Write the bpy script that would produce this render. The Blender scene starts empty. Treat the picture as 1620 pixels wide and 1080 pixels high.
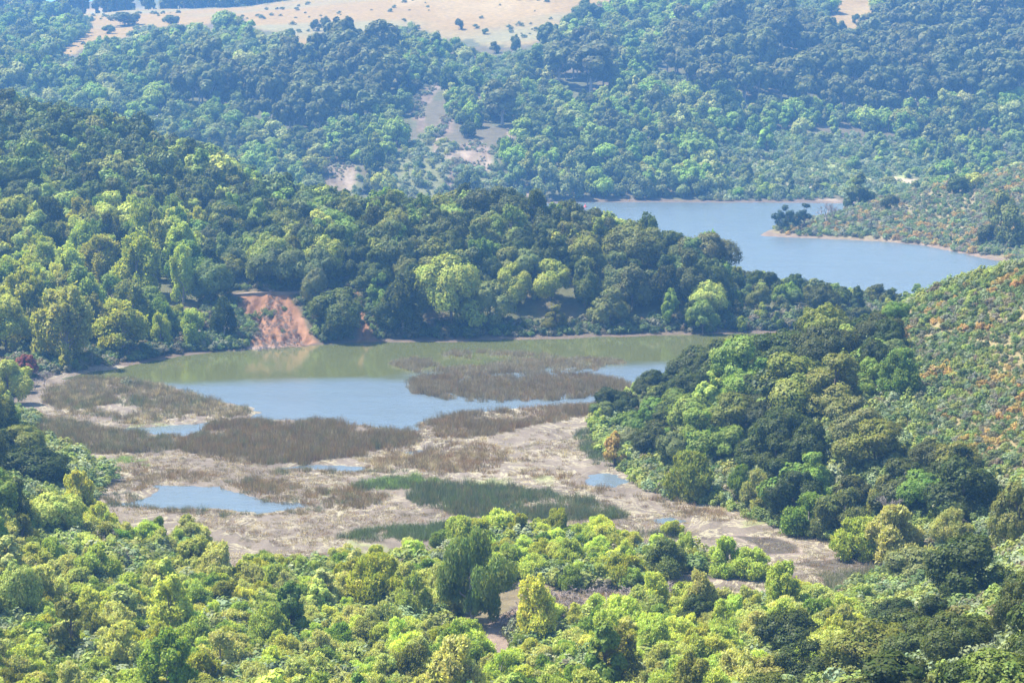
import bpy, math, random
import numpy as np
from mathutils import Vector, Matrix

C = bpy.context.scene
R = math.radians
rng = np.random.default_rng(7)
random.seed(7)

# ------------------------------------------------------------------ camera
CAM_H = 75.0
F = 3600.0                      # focal length in photo pixels (1620 wide)
PITCH = math.atan(500 / F)
cam_data = bpy.data.cameras.new('camera')
cam_data.sensor_width = 36.0
cam_data.lens = F / 1620 * 36.0
cam_data.clip_start = 1.0
cam_data.clip_end = 20000.0
cam = bpy.data.objects.new('camera', cam_data)
C.collection.objects.link(cam)
cam.location = (0, 0, CAM_H)
cam.rotation_euler = (math.pi / 2 - PITCH, 0, 0)
C.camera = cam

# ------------------------------------------------------------------ sky, sun, exposure
SUN_EL, SUN_AZ = 60.0, -75.0     # azimuth from the view direction, negative = left
world = bpy.data.worlds.new('World')
C.world = world
world.use_nodes = True
wn = world.node_tree
for n in list(wn.nodes):
    wn.nodes.remove(n)
sky = wn.nodes.new('ShaderNodeTexSky')
sky.sky_type = 'NISHITA'
sky.sun_disc = False
sky.sun_elevation = R(SUN_EL)
sky.sun_rotation = R(SUN_AZ)
sky.air_density = 1.0
sky.dust_density = 1.2
sky.ozone_density = 1.5
bg = wn.nodes.new('ShaderNodeBackground')
bg.inputs['Strength'].default_value = 0.13
wo = wn.nodes.new('ShaderNodeOutputWorld')
wn.links.new(sky.outputs[0], bg.inputs[0])
wn.links.new(bg.outputs[0], wo.inputs[0])

sun_data = bpy.data.lights.new('sun', 'SUN')
sun_data.energy = 5.0
sun_data.angle = R(0.5)
sun_data.color = (1.0, 0.95, 0.86)
sun = bpy.data.objects.new('sun', sun_data)
C.collection.objects.link(sun)
sd = Vector((math.sin(R(SUN_AZ)) * math.cos(R(SUN_EL)), math.cos(R(SUN_AZ)) * math.cos(R(SUN_EL)), math.sin(R(SUN_EL))))
sun.rotation_euler = sd.to_track_quat('Z', 'Y').to_euler()
sun.location = (-200, 200, 500)

C.view_settings.view_transform = 'Standard'
C.view_settings.look = 'None'
C.view_settings.gamma = 1.0
C.view_settings.use_curve_mapping = False
C.view_settings.exposure = 1.5
C.render.engine = 'CYCLES'
cy = C.cycles
cy.use_denoising = True
cy.max_bounces = 6
cy.diffuse_bounces = 2
cy.glossy_bounces = 2
cy.transmission_bounces = 3
cy.volume_bounces = 1
cy.transparent_max_bounces = 4
cy.sample_clamp_indirect = 4.0
cy.use_adaptive_sampling = True
cy.adaptive_threshold = 0.02

# ------------------------------------------------------------------ projection helpers (photo pixel <-> place)
CP, SP = math.cos(PITCH), math.sin(PITCH)


def ray(px, py):
    u = (np.asarray(px, float) - 810) / F
    v = (540 - np.asarray(py, float)) / F
    return u, CP + SP * v, -SP + CP * v


def on_plane(px, py, z=0.0):
    a, b, c = ray(px, py)
    t = (z - CAM_H) / c
    return a * t, b * t


def at_depth(px, py, Y):
    a, b, c = ray(px, py)
    t = Y / b
    return a * t, Y + 0 * a, CAM_H + c * t


def proj(x, y, z):
    x = np.asarray(x, float); y = np.asarray(y, float); z = np.asarray(z, float) - CAM_H
    d = y * CP - z * SP
    v = y * SP + z * CP
    d = np.maximum(d, 1.0)
    return 810 + F * x / d, 540 - F * v / d


# ------------------------------------------------------------------ numpy noise
_tab = np.random.default_rng(11).random((256, 256)).astype(np.float32)


def vnoise(x, y):
    xi = np.floor(x).astype(int); yi = np.floor(y).astype(int)
    fx = x - xi; fy = y - yi
    fx = fx * fx * (3 - 2 * fx); fy = fy * fy * (3 - 2 * fy)
    a = _tab[xi & 255, yi & 255]; b = _tab[(xi + 1) & 255, yi & 255]
    c = _tab[xi & 255, (yi + 1) & 255]; d = _tab[(xi + 1) & 255, (yi + 1) & 255]
    return (a * (1 - fx) + b * fx) * (1 - fy) + (c * (1 - fx) + d * fx) * fy


def fbm(x, y, o=4):
    s, a, t = 0, 1.0, 0
    for k in range(o):
        s = s + a * (vnoise(x + 17.3 * k, y + 9.1 * k) - 0.5) * 2
        t += a; a *= 0.5; x = x * 2.03; y = y * 2.03
    return s / t


# ------------------------------------------------------------------ polygons (traced on the ground, given as photo pixels of the ground point)
def inside(poly, x, y):
    x = np.asarray(x, float); y = np.asarray(y, float)
    r = np.zeros(x.shape, bool)
    n = len(poly)
    for i in range(n):
        x0, y0 = poly[i]; x1, y1 = poly[(i + 1) % n]
        if y0 == y1:
            continue
        c = ((y0 > y) != (y1 > y)) & (x < (x1 - x0) * (y - y0) / (y1 - y0) + x0)
        r ^= c
    return r


def sdist(poly, x, y):
    """signed distance, positive inside"""
    x = np.asarray(x, float); y = np.asarray(y, float)
    d2 = np.full(x.shape, 1e18)
    n = len(poly)
    for i in range(n):
        x0, y0 = poly[i]; x1, y1 = poly[(i + 1) % n]
        dx, dy = x1 - x0, y1 - y0
        L = dx * dx + dy * dy + 1e-9
        t = np.clip(((x - x0) * dx + (y - y0) * dy) / L, 0, 1)
        d2 = np.minimum(d2, (x - x0 - t * dx) ** 2 + (y - y0 - t * dy) ** 2)
    d = np.sqrt(d2)
    return np.where(inside(poly, x, y), d, -d)


def ground_poly(pts, z=0.0):
    return [tuple(float(v) for v in on_plane(px, py, z)) for px, py in pts]


# water outlines on the marsh plain
LAKE = ground_poly([(105, 599), (140, 588), (200, 580), (300, 561), (400, 553), (500, 545), (600, 541), (700, 542), (800, 537), (900, 534),
                    (1000, 532), (1140, 529), (1300, 525), (1480, 512), (1620, 500), (1620, 530), (1400, 545), (1250, 570), (1130, 606), (1040, 628), (985, 640),
                    (900, 641), (800, 645), (730, 653), (672, 668), (664, 684), (600, 676), (500, 665), (400, 665), (330, 672),
                    (290, 690), (240, 686), (180, 683), (200, 676), (290, 672), (385, 662), (402, 652), (392, 645), (340, 635),
                    (300, 622), (270, 610), (200, 600), (150, 600)])
POOLS = [ground_poly(p) for p in (
    [(200, 797), (235, 785), (250, 767), (300, 767), (350, 770), (385, 785), (440, 793), (495, 798), (455, 806), (410, 813), (370, 806), (300, 804), (240, 801)],
    [(420, 741), (500, 733), (578, 739), (560, 745), (470, 744)],
    [(936, 752), (960, 749), (990, 762), (970, 770), (938, 767)],
    [(640, 715), (668, 712), (668, 724), (645, 724)],
    [(1025, 820), (1060, 818), (1080, 826), (1040, 829)],
)]
RESERVOIR = ground_poly([(560, 322), (840, 322), (960, 320), (1100, 320.5), (1240, 321), (1340, 322), (1372, 332), (1340, 348), (1290, 356), (1235, 364), (1203, 368), (1200, 373), (1260, 376),
                         (1330, 379), (1400, 382), (1460, 388), (1520, 399), (1560, 409), (1585, 414), (1640, 420), (1800, 430), (1800, 480), (1700, 500)]) \
    + [on_plane(1620, 490), on_plane(1440, 487), on_plane(1300, 478), on_plane(1100, 450), on_plane(980, 425), on_plane(800, 400), on_plane(560, 385)]
RESERVOIR = [tuple(map(float, p)) for p in RESERVOIR]

# ------------------------------------------------------------------ the lie of the land: spot heights joined by an interpolated surface
cp = []


def H(px, py, Y):
    x, y, z = at_depth(px, py, Y)
    cp.append((float(x), float(y), float(z)))


def Zp(px, Y, z):
    cp.append(((px - 810) / F * Y, Y, z))


def shore(pts, z):
    for (x0, y0), (x1, y1) in zip(pts[:-1], pts[1:]):
        n = max(1, int(abs(x1 - x0) / 60))
        for i in range(n):
            t = i / n
            X, Y = on_plane(x0 + (x1 - x0) * t, y0 + (y1 - y0) * t)
            cp.append((float(X), float(Y), z))


# below and around the camera
for x in (-400, -150, 0, 150, 400):
    cp.append((x, -150, 95)); cp.append((x, 0, 72 if abs(x) < 200 else 85)); cp.append((x, 60, 45 if x < 200 else 60)); cp.append((x, 130, 17 if x < 100 else 45))
# foreground floor
for px, Y, z in ((-300, 190, 12), (0, 200, 5), (400, 200, 3), (800, 200, 3), (1100, 205, 8), (1620, 200, 18), (1900, 200, 30),
                 (0, 240, 2.5), (400, 240, 1.2), (800, 240, 1.0), (1050, 240, 2.0), (1250, 235, 6), (1450, 230, 10), (1620, 235, 12.5), (1850, 240, 22),
                 (0, 280, 1.5), (400, 280, .8), (800, 280, .8), (1100, 280, .9), (1300, 280, 1.5), (1450, 268, 5), (1620, 268, 8), (1850, 280, 16),
                 (-300, 300, 14), (-120, 310, 11), (30, 330, 7), (100, 330, 3.5), (180, 320, .8),
                 (-300, 380, 22), (-120, 380, 12), (-40, 360, 6), (60, 350, 2.5), (-60, 430, 2), (0, 400, .7)):
    Zp(px, Y, z)
# marsh flat
for px, py in ((150, 840), (400, 840), (650, 840), (900, 850), (1150, 900), (1330, 915), (160, 740), (400, 750), (650, 740), (860, 720), (1060, 800),
               (100, 690), (500, 700), (940, 700), (1000, 790), (900, 660), (200, 640), (40, 650), (750, 800), (500, 800), (1250, 860), (300, 870), (-100, 660)):
    X, Y = on_plane(px, py); cp.append((float(X), float(Y), 0.35))
# north shore of the near lake and the far shores
shore([(-300, 625), (0, 625), (105, 598), (200, 579), (300, 560), (400, 551), (600, 539), (800, 535), (1000, 530), (1300, 522), (1480, 510)], 0.3)
shore([(200, 600), (600, 590), (1000, 580)], -1.0)
shore([(300, 575), (800, 548), (1300, 537)], -0.8)
shore([(560, 385), (800, 400), (980, 425), (1100, 450), (1300, 478), (1440, 487)], 0.3)
shore([(700, 360), (1000, 390), (1300, 430), (1560, 440)], -2.0)
shore([(560, 330), (1300, 330)], -1.5)
shore([(560, 321), (1000, 319), (1340, 320)], 0.3)
shore([(1203, 369), (1203, 373), (1330, 380), (1460, 389), (1560, 410), (1620, 419), (1750, 428)], 0.3)
shore([(1372, 332), (1290, 354), (1215, 366)], 0.3)
# wooded hill and spur
for px, Y, z in ((-500, 860, 62), (-250, 800, 55), (0, 765, 42), (100, 745, 40), (200, 725, 35.5), (270, 705, 29.5), (330, 685, 25), (400, 665, 20), (500, 645, 18),
                 (640, 635, 18.5), (720, 628, 19.5), (820, 618, 18), (900, 610, 16.5), (980, 600, 14), (1060, 590, 10), (1120, 583, 7), (1200, 572, 3.6), (1300, 568, 2.3), (1400, 572, 1.6), (1480, 575, 2),
                 (-500, 640, 30), (-250, 600, 25), (0, 600, 19), (130, 600, 18), (250, 600, 16.5), (350, 590, 12.5), (0, 530, 7), (150, 530, 5),
                 (370, 556, 9.6), (410, 555, 9.8), (460, 556, 9.8), (530, 558, 9.5), (600, 560, 9.5), (700, 562, 8), (850, 565, 7), (1000, 565, 6), (1100, 560, 4.6),
                 (372, 540, 3.4), (415, 537, 3.4), (460, 537, 2.6), (400, 526, 1.2), (460, 529, 1.2),
                 (-500, 1000, 15), (-200, 900, 12), (0, 870, 9), (200, 840, 6), (400, 790, 4), (560, 740, 2)):
    Zp(px, Y, z)
# far spur on the right
for px, Y, z in ((1240, 822, 1.2), (1290, 828, 3.2), (1340, 838, 5.5), (1400, 852, 9), (1480, 868, 14), (1560, 880, 18), (1620, 890, 20.5), (1800, 900, 30),
                 (1620, 780, 7.5), (1800, 780, 14), (1500, 820, 6), (1400, 915, 2.5), (1500, 935, 4), (1620, 955, 10), (1800, 980, 18), (1620, 720, 1.0), (1800, 720, 3)):
    Zp(px, Y, z)
# near hill on the right
for px, Y, z in ((955, 425, .7), (1020, 425, 1.6), (1100, 425, 4.8), (1150, 425, 8.6), (1200, 425, 10.2), (1250, 427, 12.4), (1300, 428, 13.8), (1350, 430, 14.0), (1400, 430, 15.8)):
    Zp(px, Y, z)
for px, py, Y in ((1440, 484, 428), (1480, 470, 424), (1540, 452, 418), (1620, 430, 412), (1700, 412, 408), (1900, 360, 410),
                  (1460, 560, 400), (1540, 560, 385), (1620, 560, 375), (1460, 660, 365), (1620, 680, 345), (1500, 760, 335), (1620, 800, 310), (1850, 700, 320)):
    H(px, py, Y)
for px, Y, z in ((1000, 470, -.6), (1100, 475, -.6), (1200, 482, -.4), (1300, 490, -.2), (1400, 498, .3), (1500, 505, .6), (1620, 505, 3), (1900, 505, 15),
                 (1620, 600, -.5), (1500, 540, 0.0), (1900, 600, 5),
                 (1000, 395, .5), (1060, 375, .6), (1130, 362, .6), (1230, 343, .6), (1330, 325, .6), (1420, 308, .8), (1100, 395, 4), (1200, 385, 6.8), (1300, 375, 9), (1380, 365, 10), (1380, 335, 3.5), (1500, 300, 3), (1620, 290, 5)):
    Zp(px, Y, z)
# far hillside
for px, py, Y in ((560, 300, 985), (700, 300, 985), (1000, 290, 1000), (1340, 300, 1010), (560, 270, 1000), (700, 262, 1005), (800, 262, 1010), (1000, 262, 1020), (700, 195, 1075), (560, 200, 1075), (1000, 200, 1085), (850, 160, 1140),
                  (300, 260, 1010), (100, 240, 1030), (-200, 220, 1040), (300, 187, 1085), (100, 170, 1110), (-200, 150, 1130),
                  (150, 120, 1190), (350, 120, 1180), (550, 130, 1160), (750, 120, 1190), (950, 120, 1190),
                  (0, 90, 1260), (100, 92, 1290), (200, 55, 1400), (350, 55, 1330), (500, 70, 1290), (650, 65, 1300), (800, 80, 1270), (950, 60, 1300),
                  (-200, 55, 1400), (0, 38, 1500), (100, 28, 1560), (200, 17, 1620), (300, 13, 1620), (400, 9, 1620), (480, -2, 1620), (650, 10, 1460), (800, 10, 1430), (650, -40, 1650), (800, -60, 1650), (950, 0, 1430), (950, -80, 1700),
                  (1100, 250, 1050), (1250, 260, 1060), (1400, 270, 1060), (1550, 280, 1060), (1100, 190, 1120), (1250, 215, 1140), (1400, 220, 1150), (1600, 225, 1150),
                  (1100, 130, 1200), (1300, 130, 1240), (1500, 130, 1250), (1700, 130, 1250), (1100, 60, 1310), (1300, 50, 1370), (1500, 60, 1360), (1700, 60, 1360),
                  (1100, -10, 1450), (1300, -10, 1500), (1500, -10, 1500), (1700, -10, 1500), (1100, -100, 1750), (1350, -100, 1750), (1700, -100, 1750)):
    H(px, py, Y)
for px, Y, z in ((-200, 1850, 75), (0, 1850, 76), (200, 1800, 80), (400, 1800, 84), (-200, 2500, 60), (200, 2500, 60), (600, 2300, 170), (1000, 2300, 200), (1500, 2300, 200), (2000, 2300, 200),
                 (-900, 1200, 60), (2600, 1200, 70), (-900, 1700, 120), (2600, 1700, 150), (-900, 700, 60), (2600, 600, 70), (-900, 400, 40), (2600, 350, 50)):
    Zp(px, Y, z)
cp = np.array(cp)
_N = len(cp)
_D = np.sqrt(((cp[:, None, :2] - cp[None, :, :2]) ** 2).sum(-1) + 4.0)
_A = np.block([[_D + np.eye(_N) * -0.5, np.ones((_N, 1))], [np.ones((1, _N)), np.zeros((1, 1))]])
_W = np.linalg.solve(_A, np.concatenate([cp[:, 2], [0]]))


def base_height(x, y):
    x = np.asarray(x, float).ravel(); y = np.asarray(y, float).ravel()
    out = np.empty(x.shape)
    for i in range(0, len(x), 20000):
        d = np.sqrt((x[i:i + 20000, None] - cp[None, :, 0]) ** 2 + (y[i:i + 20000, None] - cp[None, :, 1]) ** 2 + 4.0)
        out[i:i + 20000] = d @ _W[:-1] + _W[-1]
    return out


SLIP = [(368, 468), (410, 464), (458, 465), (470, 485), (478, 505), (492, 528), (502, 541), (470, 549), (430, 553), (395, 553), (388, 546), (408, 530), (404, 512), (392, 498), (376, 492)]
SLIP2 = [(556, 462), (566, 462), (572, 480), (576, 505), (592, 535), (598, 541), (562, 543), (570, 520), (562, 490)]


def wet(x, y):
    """how far inside open water a point of the plain lies, in metres (negative on land)"""
    w = np.asarray(x) * 0.0 - 1e3
    wob = fbm(x / 7.0, y / 9.0, 3) * 2.2 + fbm(x / 1.8, y / 2.4, 2) * 0.9
    near = (y > 250) & (y < 640) & (np.abs(x) < 220)
    far = (y > 560)
    for P, m, k in [(LAKE, near, 1.0)] + [(p, near & (y < 460), 0.8) for p in POOLS] + [(RESERVOIR, far, 1.0)]:
        if m.any():
            w[m] = np.maximum(w[m], sdist(P, x[m], y[m]) + wob[m] * k)
    return w


def height(x, y):
    x = np.asarray(x, float); y = np.asarray(y, float)
    shp = x.shape
    x = x.ravel(); y = y.ravel()
    z = base_height(x, y)
    hill = np.clip((z - 1.0) / 4.0, 0, 1)
    z = z + hill * (fbm(x / 38.0, y / 38.0, 4) * 1.6 + fbm(x / 7.0, y / 7.0, 3) * 0.35)
    # landslip: gullied steep face
    px, py = proj(x, y, z)
    m = (y > 500) & (y < 570)
    s = np.zeros_like(z)
    s[m] = np.clip(sdist(SLIP, px[m], py[m]) / 10.0, 0, 1)
    s[m] = np.maximum(s[m], np.clip(sdist(SLIP2, px[m], py[m]) / 6.0, 0, 1))
    z = z + s * (fbm(x / 1.3, y / 6.0, 4) * 1.9 - 0.8)
    w = wet(x, y)
    water_lvl = w > -1e2
    t = np.clip(w / 5.0, -1, 1)
    low = np.clip(1 - (z - 0.2) / 1.6, 0, 1)
    flat = 0.22 + fbm(x / 5.0, y / 5.0, 3) * 0.12
    zz = np.where(w > 0, -0.08 - 0.9 * np.clip(w / 5, 0, 1), np.clip(-w * 0.12, 0, flat))
    zz = np.where(w > 0, zz, np.maximum(zz, 0.03))
    k = np.where(w > 0, 1.0, low * np.where(z < 0.5, 1, low))
    z = np.where(water_lvl, z * (1 - k) + zz * k, z)
    z = np.where((w <= 0) & (z < 0.03), 0.03, z)
    return z.reshape(shp)


# ------------------------------------------------------------------ shader helpers
def mat(name):
    m = bpy.data.materials.new(name)
    m.use_nodes = True
    nt = m.node_tree
    for n in list(nt.nodes):
        nt.nodes.remove(n)
    out = nt.nodes.new('ShaderNodeOutputMaterial')
    return m, nt, out


def node(nt, t, **kw):
    n = nt.nodes.new(t)
    for k, v in kw.items():
        if k.startswith('i_'):
            n.inputs[k[2:].replace('_', ' ')].default_value = v
        else:
            setattr(n, k, v)
    return n


def noise(nt, vec, scale, detail=4, rough=0.6, dist=0.0):
    n = nt.nodes.new('ShaderNodeTexNoise')
    n.inputs['Scale'].default_value = scale
    n.inputs['Detail'].default_value = detail
    n.inputs['Roughness'].default_value = rough
    n.inputs['Distortion'].default_value = dist
    nt.links.new(vec, n.inputs['Vector'])
    return n.outputs['Fac']


def ramp(nt, fac, stops):
    r = nt.nodes.new('ShaderNodeValToRGB')
    e = r.color_ramp.elements
    e[0].position, e[0].color = stops[0][0], (*stops[0][1], 1)
    e[1].position, e[1].color = stops[-1][0], (*stops[-1][1], 1)
    for p, c in stops[1:-1]:
        x = e.new(p); x.color = (*c, 1)
    nt.links.new(fac, r.inputs[0])
    return r.outputs[0]


def mix(nt, fac, a, b, mode='MIX'):
    m = nt.nodes.new('ShaderNodeMix')
    m.data_type = 'RGBA'; m.blend_type = mode
    if isinstance(fac, (int, float)):
        m.inputs[0].default_value = fac
    else:
        nt.links.new(fac, m.inputs[0])
    for s, v in ((6, a), (7, b)):
        if isinstance(v, tuple):
            m.inputs[s].default_value = (*v, 1) if len(v) == 3 else v
        else:
            nt.links.new(v, m.inputs[s])
    return m.outputs[2]


def mth(nt, op, a, b=None, clamp=False):
    m = nt.nodes.new('ShaderNodeMath'); m.operation = op; m.use_clamp = clamp
    for s, v in ((0, a), (1, b)):
        if v is None:
            continue
        if isinstance(v, (int, float)):
            m.inputs[s].default_value = v
        else:
            nt.links.new(v, m.inputs[s])
    return m.outputs[0]


def attr(nt, name, kind='GEOMETRY'):
    a = nt.nodes.new('ShaderNodeAttribute'); a.attribute_name = name; a.attribute_type = kind
    return a


def leaf_material(name, trans=0.32, gloss=0.05, grough=0.45):
    """foliage: the plant's own tint times a small leaf-to-leaf variation"""
    m, nt, out = mat(name)
    t = attr(nt, 'tint', 'INSTANCER')
    lv = attr(nt, 'lv')
    v = nt.nodes.new('ShaderNodeVectorMath'); v.operation = 'SCALE'
    nt.links.new(t.outputs['Color'], v.inputs[0]); nt.links.new(lv.outputs['Fac'], v.inputs['Scale'])
    h = nt.nodes.new('ShaderNodeHueSaturation')
    nt.links.new(v.outputs[0], h.inputs['Color'])
    hs = attr(nt, 'hv')
    nt.links.new(hs.outputs['Fac'], h.inputs['Hue'])
    d = nt.nodes.new('ShaderNodeBsdfDiffuse')
    nt.links.new(h.outputs[0], d.inputs[0])
    tr = nt.nodes.new('ShaderNodeBsdfTranslucent')
    yel = mix(nt, 1.0, h.outputs[0], (1.35, 1.3, 0.6), 'MULTIPLY')
    nt.links.new(yel, tr.inputs[0])
    ms = nt.nodes.new('ShaderNodeMixShader'); ms.inputs[0].default_value = trans
    nt.links.new(d.outputs[0], ms.inputs[1]); nt.links.new(tr.outputs[0], ms.inputs[2])
    g = nt.nodes.new('ShaderNodeBsdfGlossy'); g.inputs['Roughness'].default_value = grough
    g.inputs['Color'].default_value = (0.8, 0.85, 0.8, 1)
    m2 = nt.nodes.new('ShaderNodeMixShader'); m2.inputs[0].default_value = gloss
    nt.links.new(ms.outputs[0], m2.inputs[1]); nt.links.new(g.outputs[0], m2.inputs[2])
    nt.links.new(m2.outputs[0], out.inputs[0])
    return m


def plain_material(name, col, rough=0.9, scale=3.0, var=0.35, col2=None, bump=0.0):
    m, nt, out = mat(name)
    b = nt.nodes.new('ShaderNodeBsdfPrincipled')
    b.inputs['Roughness'].default_value = rough
    b.inputs['Specular IOR Level'].default_value = 0.2
    tc = nt.nodes.new('ShaderNodeTexCoord')
    n = noise(nt, tc.outputs['Object'], scale, 5)
    c2 = col2 or tuple(c * (1 - var) for c in col)
    c = ramp(nt, n, [(0.3, c2), (0.7, col)])
    nt.links.new(c, b.inputs['Base Color'])
    if bump:
        bp = nt.nodes.new('ShaderNodeBump'); bp.inputs['Distance'].default_value = bump
        nt.links.new(n, bp.inputs['Height']); nt.links.new(bp.outputs[0], b.inputs['Normal'])
    nt.links.new(b.outputs[0], out.inputs[0])
    return m


M_LEAF = leaf_material('leaf_matte', 0.34, 0.012, .55)
M_SHINY = leaf_material('leaf_waxy', 0.28, 0.012, 0.5)
M_WILLOW = leaf_material('leaf_thin', 0.45, 0.012, .55)
M_REED = leaf_material('reed_blade', 0.25, 0.02)
M_BARK = plain_material('bark_brown', (0.16, 0.12, 0.09), scale=2)
M_PALEBARK = plain_material('bark_pale', (0.36, 0.31, 0.26), scale=2)
M_DEAD = plain_material('dead_wood', (0.30, 0.25, 0.21), scale=2)

# ------------------------------------------------------------------ ground sheet
def smooth_join(*seg):
    out = []
    for a, b, n in seg:
        out += list(np.linspace(a, b, n, endpoint=False))
    return out + [seg[-1][1]]


az = np.array(smooth_join((-60, -16, 30), (-16, -13.2, 14), (-13.2, 13.2, 480), (13.2, 16, 14), (16, 60, 30)))
dd = np.array(smooth_join((3, 60, 20), (60, 200, 36), (200, 290, 80), (290, 560, 340), (560, 700, 60), (700, 1000, 110), (1000, 1700, 115), (1700, 2600, 30), (2600, 9000, 12)))
A, D_ = np.meshgrid(np.radians(az), dd)
GX = D_ * np.tan(np.clip(A, -1.04, 1.04)); GY = D_.copy()
GX = GX.ravel(); GY = GY.ravel()
GZ = height(GX, GY)
# beyond the far ridges the land levels out
GZ = np.where(GY > 2600, np.minimum(GZ, 60), GZ)


def build_mesh(name, verts, faces=None, quads=None, mats=(), smooth=True):
    me = bpy.data.meshes.new(name)
    if quads is not None:
        nv, nq = len(verts), len(quads)
        me.vertices.add(nv); me.vertices.foreach_set('co', np.asarray(verts, np.float32).ravel())
        me.loops.add(nq * 4); me.loops.foreach_set('vertex_index', np.asarray(quads, np.int32).ravel())
        me.polygons.add(nq); me.polygons.foreach_set('loop_start', np.arange(0, nq * 4, 4, dtype=np.int32))
        me.update(calc_edges=True)
    else:
        me.from_pydata([tuple(v) for v in verts], [], faces)
    for m in mats:
        me.materials.append(m)
    if smooth:
        me.polygons.foreach_set('use_smooth', np.ones(len(me.polygons), bool))
    return me


def grid_quads(nr, nc):
    i = np.arange(nr * nc).reshape(nr, nc)
    return np.stack([i[:-1, :-1], i[:-1, 1:], i[1:, 1:], i[1:, :-1]], -1).reshape(-1, 4)


def link(name, me, **props):
    o = bpy.data.objects.new(name, me)
    C.collection.objects.link(o)
    for k, v in props.items():
        if v is not None:
            o[k] = v
    return o


def set_attr(me, name, arr, typ='FLOAT', dom='POINT'):
    a = me.attributes.new(name, typ, dom)
    arr = np.asarray(arr, np.float32)
    if typ == 'FLOAT':
        a.data.foreach_set('value', arr.ravel())
    elif typ == 'FLOAT_VECTOR':
        a.data.foreach_set('vector', arr.ravel())
    elif typ == 'FLOAT_COLOR':
        if arr.shape[-1] == 3:
            arr = np.concatenate([arr, np.ones((len(arr), 1), np.float32)], 1)
        a.data.foreach_set('color', arr.ravel())


GPX, GPY = proj(GX, GY, GZ)
GRASS = [[(-200, 30), (70, 32), (70, 18), (200, 14), (330, 12), (400, 9), (480, -4), (640, -400), (1000, -400), (975, -6), (955, 6), (912, 12), (890, 30), (870, 62), (840, 70), (800, 74), (760, 70), (745, 62), (700, 62), (660, 42), (610, 50), (590, 60),
          (560, 58), (520, 66), (500, 80), (470, 70), (440, 52), (400, 44), (385, 30), (345, 28), (330, 38), (270, 44), (215, 46), (200, 60), (160, 62), (120, 85), (97, 94), (93, 86), (120, 66), (145, 42), (148, 33), (110, 25)],
         [(1326, -300), (1400, -300), (1388, 0), (1384, 36), (1350, 57), (1310, 52), (1318, 20)],
         [(160, 66), (178, 58), (172, 66)]]
SLIDES = [[(506, 264), (530, 256), (560, 258), (566, 285), (552, 304), (522, 310), (506, 292)],
          [(692, 196), (704, 182), (716, 184), (716, 206), (700, 224), (690, 246), (682, 240)], [(700, 250), (716, 238), (735, 228), (750, 222), (768, 230), (780, 250), (774, 268), (740, 268), (712, 262)],
          [(716, 268), (724, 270), (718, 300), (708, 314), (702, 306)], [(640, 166), (690, 128), (696, 142), (668, 172), (674, 200), (664, 204), (650, 178)], [(738, 156), (764, 142), (754, 166)],
          [(805, 200), (814, 240), (804, 244)], [(826, 298), (838, 286), (844, 318), (824, 318)], [(946, 240), (964, 232), (958, 258)], [(943, 306), (954, 292), (950, 318)], [(248, 188), (275, 188), (266, 204), (252, 204)]]
SCRUBF = [[(690, 100), (740, 96), (860, 84), (875, 110), (870, 132), (820, 140), (760, 135), (700, 128)],
          [(1130, 235), (1250, 205), (1400, 232), (1480, 270), (1470, 300), (1300, 306), (1150, 285)],
          [(1075, -60), (1330, -60), (1310, 30), (1180, 30), (1090, 40)], [(600, 262), (690, 200), (715, 230), (780, 240), (800, 290), (840, 300), (830, 318), (600, 316)], [(1470, 60), (1485, 40), (1480, 70)], [(500, 258), (566, 254), (572, 310), (505, 312)]]
MEADOW = [[(1170, 262), (1300, 252), (1440, 262), (1440, 285), (1300, 288), (1180, 285)]]
TRACKS = [[(1345, 284), (1420, 281), (1462, 284), (1455, 291), (1380, 292)], [(1230, 293), (1310, 296), (1300, 300), (1235, 298)], [(1290, 318), (1310, 313), (1350, 318), (1345, 323), (1300, 323)]]


def blend(col, mask, c):
    m = np.clip(mask, 0, 1)[:, None]
    return col * (1 - m) + np.asarray(c, float) * m


col = np.tile(np.array([0.10, 0.085, 0.05]), (len(GX), 1))      # leaf litter and soil under trees
n1 = fbm(GX / 30, GY / 30, 4); n2 = fbm(GX / 6, GY / 6, 3)
col = blend(col, (n1 > 0.0) * 0.5, (0.075, 0.09, 0.035))
fm = GY > 940
sel = np.where(fm & (np.abs(GPX - 810) < 1200))[0]
wob = (n2[sel] * 6)


def polys_mask(polys, soft=4.0):
    r = np.full(len(sel), -1e9)
    for p in polys:
        r = np.maximum(r, sdist(p, GPX[sel], GPY[sel]))
    return np.clip((r + wob) / soft + 0.5, 0, 1)


c2 = col[sel]
c2 = blend(c2, polys_mask(SCRUBF, 10), (0.13, 0.13, 0.06))
c2 = blend(c2, polys_mask(MEADOW, 6), (0.24, 0.26, 0.10))
g = polys_mask(GRASS, 4)
c2 = blend(c2, g, (0.215, 0.145, 0.052))
c2 = blend(c2, g * np.clip(fbm(GX[sel] / 160 + 3, GY[sel] / 90, 3) * 2.5 - 0.2, 0, 0.7), (0.17, 0.165, 0.085))
c2 = blend(c2, g * np.clip(fbm(GX[sel] / 60, GY[sel] / 140 + 5, 3) * 2.0 - 0.5, 0, 0.6), (0.27, 0.20, 0.09))
sl = polys_mask(SLIDES, 5)
c2 = blend(c2, sl * (0.8 + 0.5 * n2[sel]), (0.19, 0.135, 0.095))
c2 = blend(c2, sl * np.clip(fbm(GX[sel] / 4, GY[sel] / 16, 4) * 2.4, 0, .85), (0.10, 0.075, 0.05))
c2 = blend(c2, sl * np.clip(fbm(GX[sel] / 5 + 30, GY[sel] / 14, 3) * 2.2 - .2, 0, .7), (0.28, 0.22, 0.16))
c2 = blend(c2, polys_mask(TRACKS, 3), (0.32, 0.25, 0.17))
col[sel] = c2
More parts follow.
